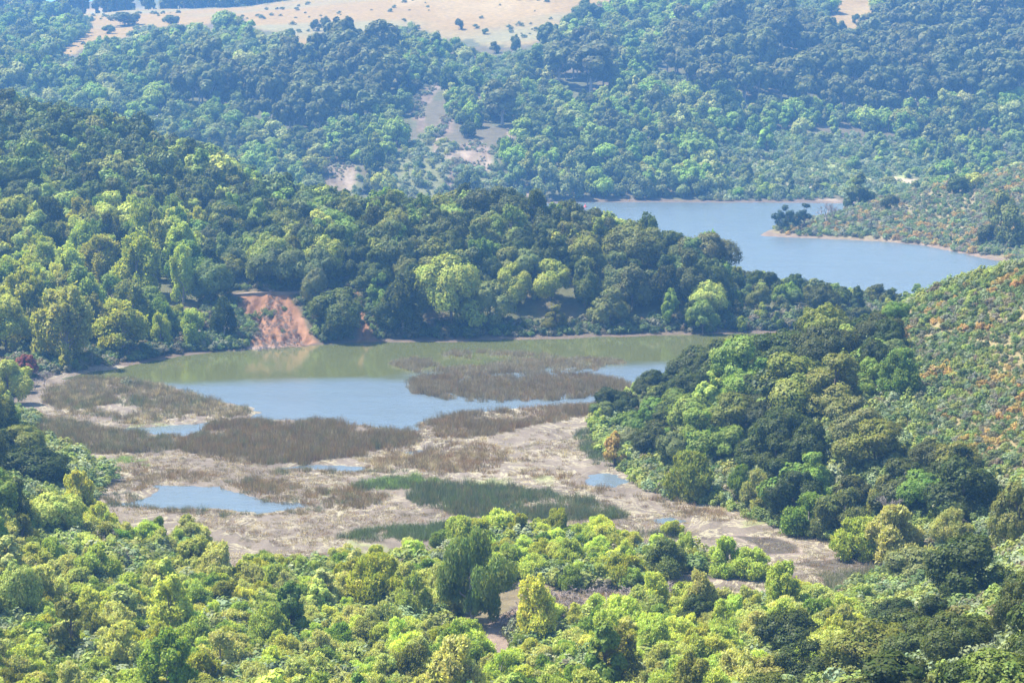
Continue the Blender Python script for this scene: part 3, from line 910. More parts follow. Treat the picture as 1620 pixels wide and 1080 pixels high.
# trees one can single out in the photograph: pixel of the foot, width and height in photo pixels
HEROES = [
    ('bay_tree', 1320, 655, 105, 98, 'olive', 'bright-topped spiky green tree just left of the lone cone-shaped tree', None),
    ('bay_tree', 1122, 655, 55, 72, 'lime', 'narrow light green spire among dark oaks at the left end of the near hill', 'alder_tree'),
    ('bay_tree', 1340, 570, 60, 55, 'lime', 'light green round-topped tree directly above the lone cone-shaped tree', None),
    ('oak_tree', 1240, 585, 105, 62, 'oak', 'very wide dark oak dome on the crest of the near hill', None),
    ('oak_tree', 1160, 590, 100, 62, 'olive', 'long olive-topped oak on the crest above the calm green water', None),
    ('oak_tree', 1304, 505, 52, 58, 'oak', 'dark rounded tree outlined against the reservoir at the tip of the wooded spur', None),
    ('oak_tree', 1360, 525, 62, 38, 'oak', 'dark oak clump just below the bright glitter on the reservoir', None),
    ('oak_tree', 1418, 512, 46, 36, 'green', 'small rounded tree between reservoir and the top of the scrub slope', None),
    ('oak_tree', 1385, 745, 110, 78, 'olive', 'wide olive-green oak low on the near hill above the bare tree', None),
    ('oak_tree', 1345, 700, 100, 70, 'grey', 'wide greyish oak below the lone cone-shaped tree', None),
    ('oak_tree', 1160, 735, 75, 60, 'green', 'dark leafy oak at the foot of the near hill beside the marsh', None),
    ('willow_tree', 1088, 792, 72, 82, 'fresh', 'round light green tree at the marsh edge below the near hill', None),
    ('willow_tree', 1200, 812, 58, 70, 'sage', 'pale leafy tree at the foot of the near hill, right of the dark marsh-edge oaks', None),
    ('willow_tree', 1280, 846, 92, 66, 'green', 'olive-toned half of the willow mound beside the right end of the marsh', None),
    ('willow_tree', 1332, 850, 95, 80, 'blue', 'taller dusty half of the willow mound beside the right end of the marsh', None),
    ('willow_tree', 1360, 884, 92, 70, 'fresh', 'pale green willow mound at the right end of the marsh, waterside half', None),
    ('willow_tree', 1415, 890, 98, 84, 'sage', 'pale grey-green willow mound under the bare tree at the marsh end', None),
    ('oak_tree', 1535, 965, 160, 118, 'oak', 'big very dark glossy oak in the lower right', None),
    ('oak_tree', 1610, 870, 90, 110, 'olive', 'yellow-green leafy oak cut by the right edge of the photo', None),
    ('oak_tree', 1245, 1045, 115, 85, 'oak', 'dark rounded oak at the bottom edge of the pale willow thicket', None),
    ('oak_tree', 1370, 1075, 150, 105, 'olive', 'olive-dark oak with a ragged top in the lower right corner area', None),
    ('oak_tree', 1510, 1060, 130, 100, 'oak', 'grey-green broad oak below the big very dark glossy oak', None),
    ('oak_tree', 1364, 965, 52, 40, 'green', 'small bright-topped dark tree between thicket and big glossy oak', None),
    ('oak_tree', 1605, 1010, 90, 100, 'oak', 'dark oak at the right edge below the yellow-green oak', None),
    ('oak_tree', 1440, 925, 90, 62, 'grey', 'brownish dull oak left of the big very dark glossy oak', None),
    ('oak_tree', 1525, 820, 130, 100, 'oak', 'broad dark oak mass under the scrub slope', None),
    ('oak_tree', 1604, 392, 52, 62, 'oak', 'dark oak at the right edge beside the far spur shore', None),
    ('bay_tree', 1583, 360, 48, 54, 'olive', 'upright rounded tree on the far spur near the right edge', 'oak_tree'),
    ('oak_tree', 1562, 388, 38, 34, 'oak', 'low dark tree beside the small beach on the far spur', None),
    ('oak_tree', 1409, 335, 28, 26, 'oak', 'small dark round tree on the crest of the far spur', None),
    ('oak_tree', 1515, 308, 36, 30, 'oak', 'dark bushy tree on the upper skyline of the far spur', None),
    ('oak_tree', 1540, 300, 28, 26, 'lime', 'bright green bush beside a dark tree on the far spur', None),
    ('bay_tree', 1358, 330, 48, 54, 'oak', 'dark tree standing behind the bare trees on the inlet', None),
    ('maple_tree', 600, 965, 92, 92, 'gold', 'golden round-headed tree left of the tall weeping willow', 'willow_tree'),
    ('maple_tree', 655, 985, 60, 80, 'lime', 'slender two-topped tree between the golden tree and the weeping willow', 'willow_tree'),
    ('willow_tree', 1148, 912, 60, 60, 'lime', 'left half of the bright willow pair standing out on the marsh', None),
    ('willow_tree', 1190, 914, 72, 50, 'lime', 'right half of the bright willow pair standing out on the marsh', None),
    ('willow_tree', 1050, 918, 78, 64, 'blue', 'dark windswept willow beside the brushwood clearing', None),
    ('willow_tree', 1067, 850, 34, 28, 'lime', 'small lime bush on the marsh edge right of the green reed bed', None),
    ('willow_tree', 912, 1000, 42, 46, 'lime', 'small round willow at the centre of the pale thicket by the clearing', None),
    ('maple_tree', 460, 1010, 62, 100, 'green', 'dark slender tree with visible stem left of the golden tree', 'alder_tree'),
    ('alder_tree', 112, 1050, 70, 115, 'olive', 'grey-green tree with a thin dark trunk at lower left', 'alder_tree'),
    ('maple_tree', 30, 985, 80, 105, 'lime', 'gnarled yellow-green tree at the left edge', 'oak_tree'),
    ('oak_tree', 90, 850, 92, 76, 'lime', 'yellow-topped tree below the dark hill at the left edge', None),
    ('oak_tree', 50, 765, 130, 60, 'oak', 'dark dome of oak on the little hill at the left edge', None),
    ('bay_tree', 715, 520, 112, 118, 'fresh', 'largest light green round-headed tree on the shore across the calm water', 'oak_tree'),
    ('oak_tree', 775, 515, 70, 68, 'blue', 'spreading blue-green tree right of the largest shore tree', None),
    ('maple_tree', 810, 480, 66, 62, 'fresh', 'layered bright tree with pale forked limbs above the shore', 'oak_tree'),
    ('oak_tree', 870, 478, 74, 64, 'fresh', 'wide fresh green tree in the middle of the wooded spur', None),
    ('bay_tree', 925, 488, 56, 80, 'oak', 'tall dark cone-shaped tree in the middle of the wooded spur', None),
    ('bay_tree', 965, 515, 62, 66, 'blue', 'silvery blue-green tree low on the shore right of the dark cone tree', None),
    ('bay_tree', 1060, 515, 30, 58, 'green', 'narrow pale spire at the right end of the spur shore', 'alder_tree'),
    ('oak_tree', 1010, 425, 108, 76, 'olive', 'broad pale olive tree rising to the skyline on the right of the spur', None),
    ('oak_tree', 535, 530, 100, 72, 'oak', 'dark oak clump on the shore right of the red landslip', None),
    ('oak_tree', 500, 482, 48, 58, 'grey', 'grey-leaved tree standing above the right end of the red landslip', None),
    ('oak_tree', 334, 475, 66, 66, 'blue', 'dark blue-green tree at the upper left of the red landslip', None),
    ('maple_tree', 105, 578, 108, 120, 'lime', 'big pale yellow-green tree at the left end of the calm water', None),
    ('maple_tree', 195, 562, 92, 84, 'gold', 'golden green tree on the shore at the left of the calm water', None),
    ('maple_tree', 220, 470, 82, 96, 'gold', 'tall golden-topped tree halfway up the left slope', None),
    ('maple_tree', 290, 480, 50, 88, 'lime', 'narrow light green spire-topped tree left of the dark trees above the landslip', None),
    ('maple_tree', 160, 450, 80, 76, 'gold', 'golden-crowned spreading tree above the pale shore tree on the left', None),
    ('maple_tree', 305, 548, 46, 54, 'lime', 'small light green tree on the shore below the left slope', None),
    ('oak_tree', 10, 560, 90, 90, 'gold', 'golden bush-like tree at the left edge beside the marsh', None),
    ('oak_tree', 12, 640, 60, 70, 'lime', 'bright green bush at the left edge in front of the red-leaved bush', None),
    # far hillside
    ('oak_tree', 607, 312, 44, 44, 'fresh', 'round green tree alone on the scrub below the pale slide', None),
    ('oak_tree', 738, 312, 40, 42, 'oak', 'dark two-topped tree below the pale landslide on the far shore', None),
    ('oak_tree', 493, 312, 48, 38, 'blue', 'round blue-green tree left of the grey slide on the far side', None),
    ('bay_tree', 862, 316, 42, 62, 'blue', 'upright pale tree on the far shore right of the big landslide', None),
    ('bay_tree', 902, 316, 46, 68, 'blue', 'second upright pale tree on the far shore right of the big landslide', None),
    ('bay_tree', 815, 298, 36, 46, 'blue', 'pale rounded tree above the far shore beside the slide', None),
    ('alder_tree', 1245, 205, 30, 40, 'green', 'light dome-topped tree at the foot of the far eucalyptus wood', None),
    ('alder_tree', 1212, 240, 30, 38, 'green', 'round-headed tree on the far slope above the meadow', None),
    ('alder_tree', 1317, 212, 20, 28, 'green', 'small cone-shaped tree on the far slope above the meadow', None),
    ('alder_tree', 1392, 245, 28, 36, 'green', 'rounded tree beside the meadow on the far shore', None),
    ('alder_tree', 1391, 262, 20, 24, 'green', 'small round bush-like tree in the far meadow', None),
    ('oak_tree', 1125, 32, 30, 28, 'green', 'smooth round tree in the scrub near the top edge', None),
    ('oak_tree', 1105, 20, 26, 22, 'green', 'round tree left of the smooth round tree near the top edge', None),
    ('oak_tree', 1354, 38, 16, 14, 'oak', 'small dark bush alone in the far golden clearing at upper right', None),
    ('oak_tree', 726, 48, 16, 17, 'oak', 'single dark shrub-sized tree on the golden hillside', None),
    ('oak_tree', 768, 54, 13, 9, 'oak', 'tiny dark oak in the middle of the golden hillside', None),
    ('oak_tree', 500, 50, 18, 18, 'oak', 'left one of two dark oaks side by side on the golden hillside', None),
    ('oak_tree', 514, 46, 18, 20, 'oak', 'right one of two dark oaks side by side on the golden hillside', None),
    ('oak_tree', 459, 64, 18, 18, 'oak', 'dark oak alone near the lower edge of the golden hillside', None),
    ('oak_tree', 271, 42, 28, 18, 'oak', 'dark oak on the golden slope under the skyline row', None),
    ('oak_tree', 198, 42, 50, 22, 'oak', 'cluster-headed dark oak on the golden strip at upper left', None),
    ('oak_tree', 172, 54, 22, 14, 'oak', 'small oak at the tip of the golden strip at upper left', None),
    ('oak_tree', 815, 80, 17, 25, 'oak', 'dark upright oak at the lower tip of the golden hillside', None),
    ('oak_tree', 782, 85, 18, 18, 'oak', 'round dark oak just left of the upright oak below the golden hillside', None),
    ('oak_tree', 80, 98, 34, 36, 'blue', 'rounded blue-green tree beside the golden strip at upper left', None),
    ('bay_tree', 878, 100, 48, 50, 'blue', 'smooth dome-topped tree at the right end of the golden hillside', None),
    ('eucalyptus_tree', 885, 138, 44, 60, 'euc', 'left brownish tall tree above the scrub patch', None),
    ('eucalyptus_tree', 935, 150, 66, 74, 'euc', 'wide brownish tall tree above the scrub patch', None),
    ('eucalyptus_tree', 795, 200, 58, 70, 'euc', 'pale-stemmed tall grey tree beside the upper slide', None),
]
YMIN = lambda px, py: 150 if py > 850 else (270 if py > 700 else 300)
rh = np.random.default_rng(99)
for kd, px, py, wpx, hpx, tone, lab, alt in HEROES:
    kd = alt or kd
    ymin = 150
    if px > 1180 and py < 400 and py > 255 and px < 1640:
        ymin = 690
    if py < 330 and px < 1200:
        ymin = 940
    g_ = ground_at(px, py, ymin)
    if g_ is None:
        print('hero lost', lab); continue
    x, y, z = g_
    place(kd, x, y, z - 0.1, hpx * y / F * 1.03, wpx * y / F * 1.0, tone, rh, 'hero', hero=lab)
NH = len(placed)


def jitter_points(x0, x1, y0, y1, s, r):
    nx = int((x1 - x0) / s) + 1; ny = int((y1 - y0) / (s * .87)) + 1
    ii, jj = np.meshgrid(np.arange(nx), np.arange(ny))
    x = x0 + (ii + 0.5 * (jj % 2)) * s + r.uniform(-.36, .36, ii.shape) * s
    y = y0 + jj * s * .87 + r.uniform(-.36, .36, ii.shape) * s
    return x.ravel(), y.ravel()


FILL = []


def fill(zone, box, s, keep, chooser, seed):
    """scatter trees over a stretch of land. keep(x,y,z,px,py)->mask ; chooser(r,x,y,px,py)->(kind,h,w,tone)"""
    r = np.random.default_rng(seed)
    x, y = jitter_points(*box, s, r)
    m = np.abs(x) < y * 0.30 + 12
    x, y = x[m], y[m]
    z = height(x, y)
    px, py = proj(x, y, z)
    m = keep(x, y, z, px, py)
    for X, Y, Z, a, b_ in zip(x[m], y[m], z[m], px[m], py[m]):
        q = chooser(r, X, Y, a, b_)
        if q:
            FILL.append((q[0], X, Y, Z - .15, q[1], q[2], q[3], zone))
    return


def anyin(polys, px, py):
    r = np.zeros(px.shape, bool)
    for p in polys:
        r |= inside(p, px, py)
    return r


# wooded hill and spur
def k_hill(x, y, z, px, py):
    m = (z > np.where(px > 1080, 0.12, 0.75)) & (y > 480) & (y < 900) & ~((px > 1190) & (y > 690)) & (px < 1500)
    m &= ~((y < 575) & (inside(SLIP, px, py) | inside(SLIP2, px, py)))
    m &= ~((np.abs(py - 463) < 3) & (px > 365) & (px < 610) & (y < 570))
    return m


def c_hill(r, x, y, px, py):
    n = float(fbm(np.array([x / 45]), np.array([y / 45]), 3)[0])
    if px < 330 and 360 < py:
        kd = pick(r, {'maple_tree': 6, 'oak_tree': 2, 'bay_tree': 2}); tone = pick(r, {'lime': 4, 'gold': 3, 'green': 3, 'olive': 2, 'oak': 2})
    else:
        kd = pick(r, {'oak_tree': 5, 'bay_tree': 4, 'maple_tree': 1.0})
        tone = pick(r, {'oak': 7.5, 'green': 2.2 + 3 * max(0, n), 'blue': 2.0 + 3 * max(0, -n), 'olive': 2.0, 'grey': 0.4, 'lime': 0.35, 'fresh': .8})
    h = {'oak_tree': r.uniform(7, 12), 'bay_tree': r.uniform(8, 13), 'maple_tree': r.uniform(8, 12.5)}[kd]
    if y > 590:
        h = min(h, 10.5)
    if px > 1130:
        h = r.uniform(4.2, 6.2)
    w_ = h * {'oak_tree': 1.0, 'bay_tree': .78, 'maple_tree': .72}[kd] * r.uniform(.85, 1.15)
    return kd, h, w_, tone


fill('wooded spur', (-260, 130, 480, 880), 6.0, k_hill, c_hill, 21)

# near hill, oak side
OAKN = [(935, 668), (1000, 628), (1100, 592), (1200, 560), (1330, 520), (1385, 510), (1405, 520), (1410, 560), (1425, 640), (1425, 700), (1500, 745), (1640, 790), (1700, 800), (1700, 870), (1560, 880), (1440, 888),
        (1330, 862), (1230, 836), (1130, 800), (1050, 788), (985, 752), (950, 712)]


def k_near(x, y, z, px, py):
    return (y > 285) & (y < 470) & (z > 0.45) & (px > 930) & (inside(OAKN, px, py) | ((y > 415) & (px < 1395) & (px > 1010)))


def c_near(r, x, y, px, py):
    kd = pick(r, {'oak_tree': 7, 'bay_tree': 1.6, 'willow_tree': .5 if py > 760 else .01})
    tone = pick(r, {'oak': 8, 'olive': 2.0, 'green': 2.2, 'grey': .3, 'blue': .5})
    h = r.uniform(6, 8.8) if kd == 'oak_tree' else r.uniform(7, 9.5)
    if kd == 'willow_tree':
        h, tone = 5.5, pick(r, {'sage': 2, 'green': 1})
    if y > 410:
        h = r.uniform(5.5, 7.5) if px < 1310 else r.uniform(3.8, 5.6)
    if px < 1090 and y > 385:
        h *= .68
    return kd, h, h * (1.12 if kd == 'oak_tree' else .85) * r.uniform(.85, 1.2), tone


fill('near hill', (0, 130, 285, 480), 5.4, k_near, c_near, 22)

# far hillside woods
EUC = [[(540, 60), (620, 90), (640, 160), (560, 215), (470, 225), (395, 210), (390, 160), (440, 120), (500, 95)],
       [(860, 90), (950, 90), (970, 150), (880, 150)],
       [(1080, 60), (1180, 50), (1310, 60), (1400, 45), (1400, -40), (1620, -40), (1720, -40), (1720, 100), (1600, 170), (1500, 165), (1400, 190), (1240, 185), (1080, 150), (1040, 100)],
       [(300, 130), (370, 130), (360, 180), (270, 180)]]


def k_far(x, y, z, px, py):
    m = (z > 1.0) & (y > 955) & (y < 1720) & (py < 330) & (px > -260) & (px < 1880)
    up_ = 5.0 / y * F
    for q_ in (0.0, 1.0, 1.7):
        m &= ~anyin(GRASS, px, py - q_ * up_)
    m &= ~anyin(SLIDES + TRACKS, px, py) & ~anyin(SLIDES + TRACKS, px, py - up_)
    r = np.random.default_rng(5).random(x.shape)
    m &= ~(anyin(SCRUBF + MEADOW, px, py) & (r > 0.10)) & ~(anyin(SCRUBF, px, py - up_) & (r > .35))
    m &= ~(inside([(640, 170), (690, 150), (730, 200), (790, 230), (800, 300), (790, 320), (640, 320), (625, 262)], px, py) & (r > .02))
    m &= ~(inside([(690, 190), (780, 230), (780, 262), (690, 262)], px, py - up_))
    m &= ~((px > 1130) & (py > 200) & (r > 0.62))
    m &= ~((fbm(x / 40 + 2, y / 40, 3) > .28) & (r > .45))
    m &= ~((py < -12) & (r > 0.5))
    return m


def c_far(r, x, y, px, py):
    e = any(inside(p, np.array([px]), np.array([py]))[0] for p in EUC)
    if e:
        if r.random() < .45:
            return None
        h = r.uniform(13, 20)
        return 'eucalyptus_tree', h, h * r.uniform(.52, .7), 'euc'
    n = float(fbm(np.array([x / 70 + 9]), np.array([y / 70]), 3)[0])
    kd = pick(r, {'oak_tree': 5, 'bay_tree': 2.5, 'alder_tree': 2.5 if px > 850 else 1, 'maple_tree': .8})
    tone = pick(r, {'oak': 2.6, 'green': 3.4 + 5 * max(0, n), 'blue': 2.6 + 3 * max(0, -n), 'olive': 1.2, 'sage': .7 + .9 * (px > 1100)})
    h = {'oak_tree': r.uniform(6, 11), 'bay_tree': r.uniform(8, 12.5), 'alder_tree': r.uniform(7, 11), 'maple_tree': r.uniform(8, 11)}[kd]
    if px > 1130 and py > 220:
        h *= .72
    return kd, h, h * {'oak_tree': 1.1, 'bay_tree': .8, 'alder_tree': .68, 'maple_tree': .7}[kd] * r.uniform(.85, 1.2), tone


fill('far hillside', (-560, 560, 955, 1720), 7.8, k_far, c_far, 23)


# skyline row of eucalyptus above the golden hill
def k_sky(x, y, z, px, py):
    return (px < 520) & (py < np.where(px < 135, 44, 24)) & (y > 1625) & (y < 1700) & (px > -250)


def c_sky(r, x, y, px, py):
    if r.random() < .25 or (74 < px < 92) or (206 < px < 216):
        return None
    h = r.uniform(13, 19)
    return 'windbreak_tree', h, h * .55, 'euc'


fill('skyline', (-620, -120, 1625, 1700), 9.5, k_sky, c_sky, 24)

# far spur, a few
# foreground
OAKL = [(-80, 735), (60, 748), (138, 795), (60, 815), (-80, 830)]
THICK_L = [(-80, 800), (60, 818), (140, 812), (190, 850), (320, 868), (330, 880), (180, 880), (170, 912), (300, 918), (360, 905), (560, 893), (640, 885), (700, 895), (715, 985), (770, 1065), (810, 1065), (815, 1005), (870, 988), (950, 972), (1100, 962), (1250, 955), (1330, 965), (1420, 1000), (1350, 1060), (1200, 1130), (1150, 1400), (-80, 1400)]
MID_B = [(690, 868), (740, 852), (800, 846), (960, 850), (1000, 868), (1010, 905), (1000, 935), (900, 935), (850, 925), (820, 905), (790, 935), (760, 930), (740, 900)]
MID_C = [(1010, 875), (1110, 880), (1110, 905), (1010, 915)]


def k_fg(x, y, z, px, py):
    return (y < 420) & (y > 195) & (inside(THICK_L, px, py) | inside(MID_B, px, py) | inside(MID_C, px, py))


def c_fg(r, x, y, px, py):
    n = float(fbm(np.array([x / 22]), np.array([y / 22 + 4]), 3)[0])
    kd = pick(r, {'willow_tree': 5, 'willow_shrub': 5, 'alder_tree': .3, 'maple_tree': .35, 'oak_tree': .12})
    if py > 1010 or px < 250:
        tone = pick(r, {'lime': 4, 'sage': 4, 'green': 2, 'gold': .7, 'olive': .5})
    elif px < 720 and py < 960:
        tone = pick(r, {'sage': 5, 'lime': 2.4, 'gold': .8, 'green': .8})
    elif px > 680 and py < 945:
        tone = pick(r, {'lime': 6, 'gold': 1.2, 'green': 1.8})
    else:
        tone = pick(r, {'sage': 5 - 3 * n, 'lime': 4 + 2 * n, 'green': 1, 'olive': .3})
    h = {'willow_tree': r.uniform(3.9, 5.8), 'willow_shrub': r.uniform(2.8, 4.0), 'alder_tree': r.uniform(6, 7.5), 'maple_tree': r.uniform(6.5, 8), 'oak_tree': r.uniform(5, 6.5)}[kd]
    if px > 680 and py < 945:
        h = r.uniform(3.2, 4.8); kd = pick(r, {'willow_tree': 3, 'willow_shrub': 2})
    if 340 < px < 700 and py < 930:
        h = min(h, 3.8)
    if kd == 'oak_tree':
        tone = pick(r, {'olive': 2, 'gold': 1, 'oak': 1})
    if px > 1350:
        h *= .8
    if kd.startswith('willow'):
        h *= .82
    return kd, h, h * {'willow_tree': 1.0, 'willow_shrub': 1.25, 'alder_tree': .65, 'maple_tree': .7, 'oak_tree': 1.1}[kd] * r.uniform(.85, 1.2), tone


fill('willow thicket', (-100, 90, 195, 400), 3.4, k_fg, c_fg, 25)


def k_fgo(x, y, z, px, py):
    return (y > 165) & (y < 330) & (((px > 1050) & (py > 925) & (py > 1330 - 0.23 * px) & (px > 1420 - (py - 930) * 1.9)) & ~inside(THICK_L, px, py))


def c_fgo(r, x, y, px, py):
    kd = pick(r, {'oak_tree': 6, 'bay_tree': .8, 'willow_shrub': 2.2})
    tone = pick(r, {'oak': 6, 'olive': 3, 'green': 1})
    h = r.uniform(4.5, 7)
    if kd == 'willow_shrub':
        h = r.uniform(2.4, 3.4); tone = pick(r, {'olive': 2, 'lime': 1, 'sage': 1.5})
    return kd, h, h * 1.15 * r.uniform(.85, 1.15), tone


fill('foreground oaks', (10, 110, 165, 335), 5.2, k_fgo, c_fgo, 26)


def k_l(x, y, z, px, py):
    return (y > 280) & (y < 420) & (inside(OAKL, px, py) | ((px < 30) & (y > 300) & (z > 4)))


fill('left hill', (-130, -50, 280, 420), 5.0, k_l, lambda r, x, y, px, py: ('oak_tree', r.uniform(5, 7), r.uniform(6, 9), pick(r, {'oak': 4, 'olive': 1, 'green': 1})), 27)
LEDGE = [(-80, 600), (20, 610), (60, 600), (40, 640), (10, 655), (-80, 660)]
fill('left edge', (-150, -60, 400, 520), 5.0, lambda x, y, z, px, py: inside(LEDGE, px, py) & (y > 400), lambda r, x, y, px, py: ('oak_tree', r.uniform(4, 6), r.uniform(5, 7), pick(r, {'lime': 2, 'gold': 2, 'green': 2})), 28)

# drop scattered trees that crowd or hide the singled-out ones
hx = np.array([[p['x'], p['y'], p['z'], p['h'], p['w']] for p in placed[:NH]])
ww = ground_at(748, 992, 150); wl = ground_at(1424, 634, 150)
hx = np.concatenate([hx, [[ww[0], ww[1], ww[2], 11.5, 9.0], [wl[0], wl[1], wl[2], 9.5, 8.4]]])
hpx, hpt = proj(hx[:, 0], hx[:, 1], hx[:, 2] + hx[:, 3] * .55)
rf_ = np.random.default_rng(31)
for kd, x, y, z, h, w_, tone, zone in FILL:
    d = np.hypot(hx[:, 0] - x, hx[:, 1] - y)
    if (d < 0.42 * (hx[:, 4] + w_)).any():
        continue
    qx, qy = proj(x, y, z + h * .6)
    ins = (np.abs(hpx - qx) < hx[:, 4] * .55 / hx[:, 1] * F) & (np.abs(hpt - qy) < hx[:, 3] * .55 / hx[:, 1] * F)
    if (ins & (y < hx[:, 1]) & (y > hx[:, 1] - np.where(hx[:, 1] > 500, 26, 45))).any():
        continue
    if 520 > y or y > 575:
        pass
    else:
        sx_, sy_ = proj(x, y, z + h * .5)
        if 512 < sx_ < 600 and 440 < sy_ + 8 < 482:
            continue
        if inside(SLIP, np.array([sx_ + 0.0]), np.array([sy_]))[0] or inside(SLIP, np.array([sx_ + 16.0]), np.array([sy_ - 8]))[0] or inside(SLIP, np.array([sx_ - 24.0]), np.array([sy_ - 8]))[0]:
            continue
    gq = rf_.choice([.78, .9, 1.0, 1.12, 1.3], p=[.2, .25, .25, .2, .1])
    place(kd, x, y, z, h * gq, w_ * gq ** .9, tone, rf_, zone)
print('trees', len(placed))

# ------------------------------------------------------------------ which trees does the photograph show, and how large
SW, SH, SK = 810, 540, 0.5
order = sorted(range(len(placed)), key=lambda i: -placed[i]['y'])
idb = np.full((SH, SW), -1, int)
dep = np.full((SH, SW), 1e9)
for i in range(0, SH, 90):      # depth of the land itself
    pass
TD = np.full((SH, SW), 1e9)
_gx, _gy = np.clip((GPX * SK), -1, SW).astype(int), np.clip((GPY * SK), -1, SH).astype(int)
ok = (_gx >= 0) & (_gx < SW) & (_gy >= 0) & (_gy < SH) & (GY > 150)
np.minimum.at(TD, (_gy[ok], _gx[ok]), GY[ok])
for i in order:
    p = placed[i]
    cx, cy = proj(p['x'], p['y'], p['z'] + p['h'] * .55)
    rx = p['w'] * .5 / p['y'] * F * SK * .92; ry = p['h'] * .48 / p['y'] * F * SK
    cx *= SK; cy *= SK
    p['cx'], p['cy'] = cx / SK, cy / SK
    x0, x1 = int(max(0, cx - rx)), int(min(SW, cx + rx + 1)); y0, y1 = int(max(0, cy - ry)), int(min(SH, cy + ry + 1))
    if x1 <= x0 or y1 <= y0:
        continue
    yy, xx = np.mgrid[y0:y1, x0:x1]
    mk = (((xx - cx) / max(rx, .5)) ** 2 + ((yy - cy) / max(ry, .5)) ** 2 < 1) & (TD[y0:y1, x0:x1] > p['y'] - 8)
    idb[y0:y1, x0:x1][mk] = i
vis = np.bincount(idb[idb >= 0].ravel(), minlength=len(placed))
for i, p in enumerate(placed):
    p['vis'] = int(vis[i])
    if 'cx' not in p:
        p['cx'], p['cy'] = proj(p['x'], p['y'], p['z'] + p['h'] * .55)

ZP = {'wooded spur': 'wooded spur', 'near hill': 'near oak hill', 'far hillside': 'far hillside', 'skyline': 'skyline ridge', 'willow thicket': 'willow thicket',
      'foreground oaks': 'lower right oak slope', 'left hill': 'left oak knoll', 'left edge': 'left marsh edge', 'hero': ''}
KW = {'oak_tree': 'oak', 'bay_tree': 'bay tree', 'maple_tree': 'maple', 'willow_tree': 'willow', 'willow_shrub': 'bushy willow', 'eucalyptus_tree': 'eucalyptus', 'alder_tree': 'alder', 'windbreak_tree': 'windbreak tree'}
GROUPS = {'wooded spur': 'trees on the wooded spur across the lake', 'near hill': 'oaks on the near hill right of the marsh', 'far hillside': 'trees on the far hillside', 'skyline': 'eucalyptus row on the skyline',
          'willow thicket': 'willows of the foreground thicket', 'foreground oaks': 'oaks on the slope at lower right', 'left hill': 'oaks on the knoll at the left', 'left edge': 'bushes at the left marsh edge', 'hero': 'trees that stand out'}
LANDMARKS = [
    (420, 505, 'the red landslip'), (40, 585, 'the red-leaved bush'), (715, 460, 'the biggest shore tree'), (925, 450, 'the dark cone tree'), (1010, 390, 'the broad skyline tree'), (1305, 475, 'the spur tip tree'),
    (220, 425, 'the golden slope tree'), (105, 520, 'the pale shore tree'), (60, 250, 'the upper left slope'), (200, 300, 'the middle left slope'), (640, 340, 'the spur crest bend'), (450, 350, 'the spur shoulder'), (820, 380, 'the low crest dip'),
    (1180, 460, 'the spur road gap'), (150, 170, 'the steep left skyline'), (330, 400, 'the slope above the landslip'), (560, 400, 'the shaded spur face'),
    (1425, 590, 'the lone cone-shaped tree'), (1120, 620, 'the light green spire'), (1240, 555, 'the oak dome on the crest'), (970, 700, 'the yellow bush'), (1088, 755, 'the round marsh-edge tree'), (1415, 790, 'the bare tree'), (1345, 860, 'the pale willow mound'), (1200, 670, 'the shaded oak hollow'), (1300, 720, 'the wide greyish oak'), (1520, 790, 'the dark oak mass'), (1600, 830, 'the leafy right-edge oak'),
    (750, 920, 'the weeping willow'), (600, 920, 'the golden round-headed tree'), (1170, 885, 'the willow pair'), (930, 925, 'the brushwood clearing'), (1050, 890, 'the windswept willow'), (870, 860, 'the lime marsh-edge bushes'), (250, 880, 'the green reed strip'), (40, 930, 'the gnarled left tree'), (110, 1000, 'the thin-trunked tree'),
    (460, 960, 'the dark slender tree'), (300, 1000, 'the lower left thicket'), (450, 880, 'the pale sage band'), (700, 1040, 'the lower middle thicket'), (900, 1040, 'the bottom olive bushes'), (1100, 1000, 'the right pale thicket'), (170, 900, 'the left thicket corner'), (560, 1050, 'the bottom middle thicket'), (50, 750, 'the dark oak knoll'),
    (1535, 905, 'the big glossy oak'), (1245, 1000, 'the oak below the pale thicket'), (1370, 1020, 'the ragged-topped oak'),
    (740, 245, 'the pale landslide'), (530, 285, 'the grey slide'), (680, 180, 'the upper slide track'), (930, 110, 'the wide brownish tree'), (800, 110, 'the hillside scrub patch'), (560, 30, 'the golden hillside'), (820, 70, 'the golden hillside tip'), (200, 55, 'the golden strip'), (265, 190, 'the white guardrail'), (440, 190, 'the left road cut'),
    (60, 120, 'the upper left woods'), (350, 130, 'the woods under the golden slope'), (540, 100, 'the dark eucalyptus stand'), (1350, 30, 'the golden clearing'), (1245, 180, 'the dome-topped tree'), (1500, 130, 'the right eucalyptus wood'), (1150, 100, 'the middle eucalyptus wood'), (1390, 225, 'the meadow tree'), (1250, 270, 'the pale meadow'), (1040, 220, 'the bright tree slope'), (900, 290, 'the upright shore pair'), (1060, 290, 'the far shore'), (1600, 200, 'the far right slope'), (1040, 40, 'the upper middle woods'), (1560, 40, 'the upper right woods'), (640, 230, 'the wooded gully'), (400, 240, 'the lower left far woods'), (1440, 285, 'the bare meadow patch'), (1340, 315, 'the bare inlet trees'),
    (1580, 330, 'the upright far spur tree'), (1409, 322, 'the small round spur tree'), (250, 5, 'the skyline gap'),
]
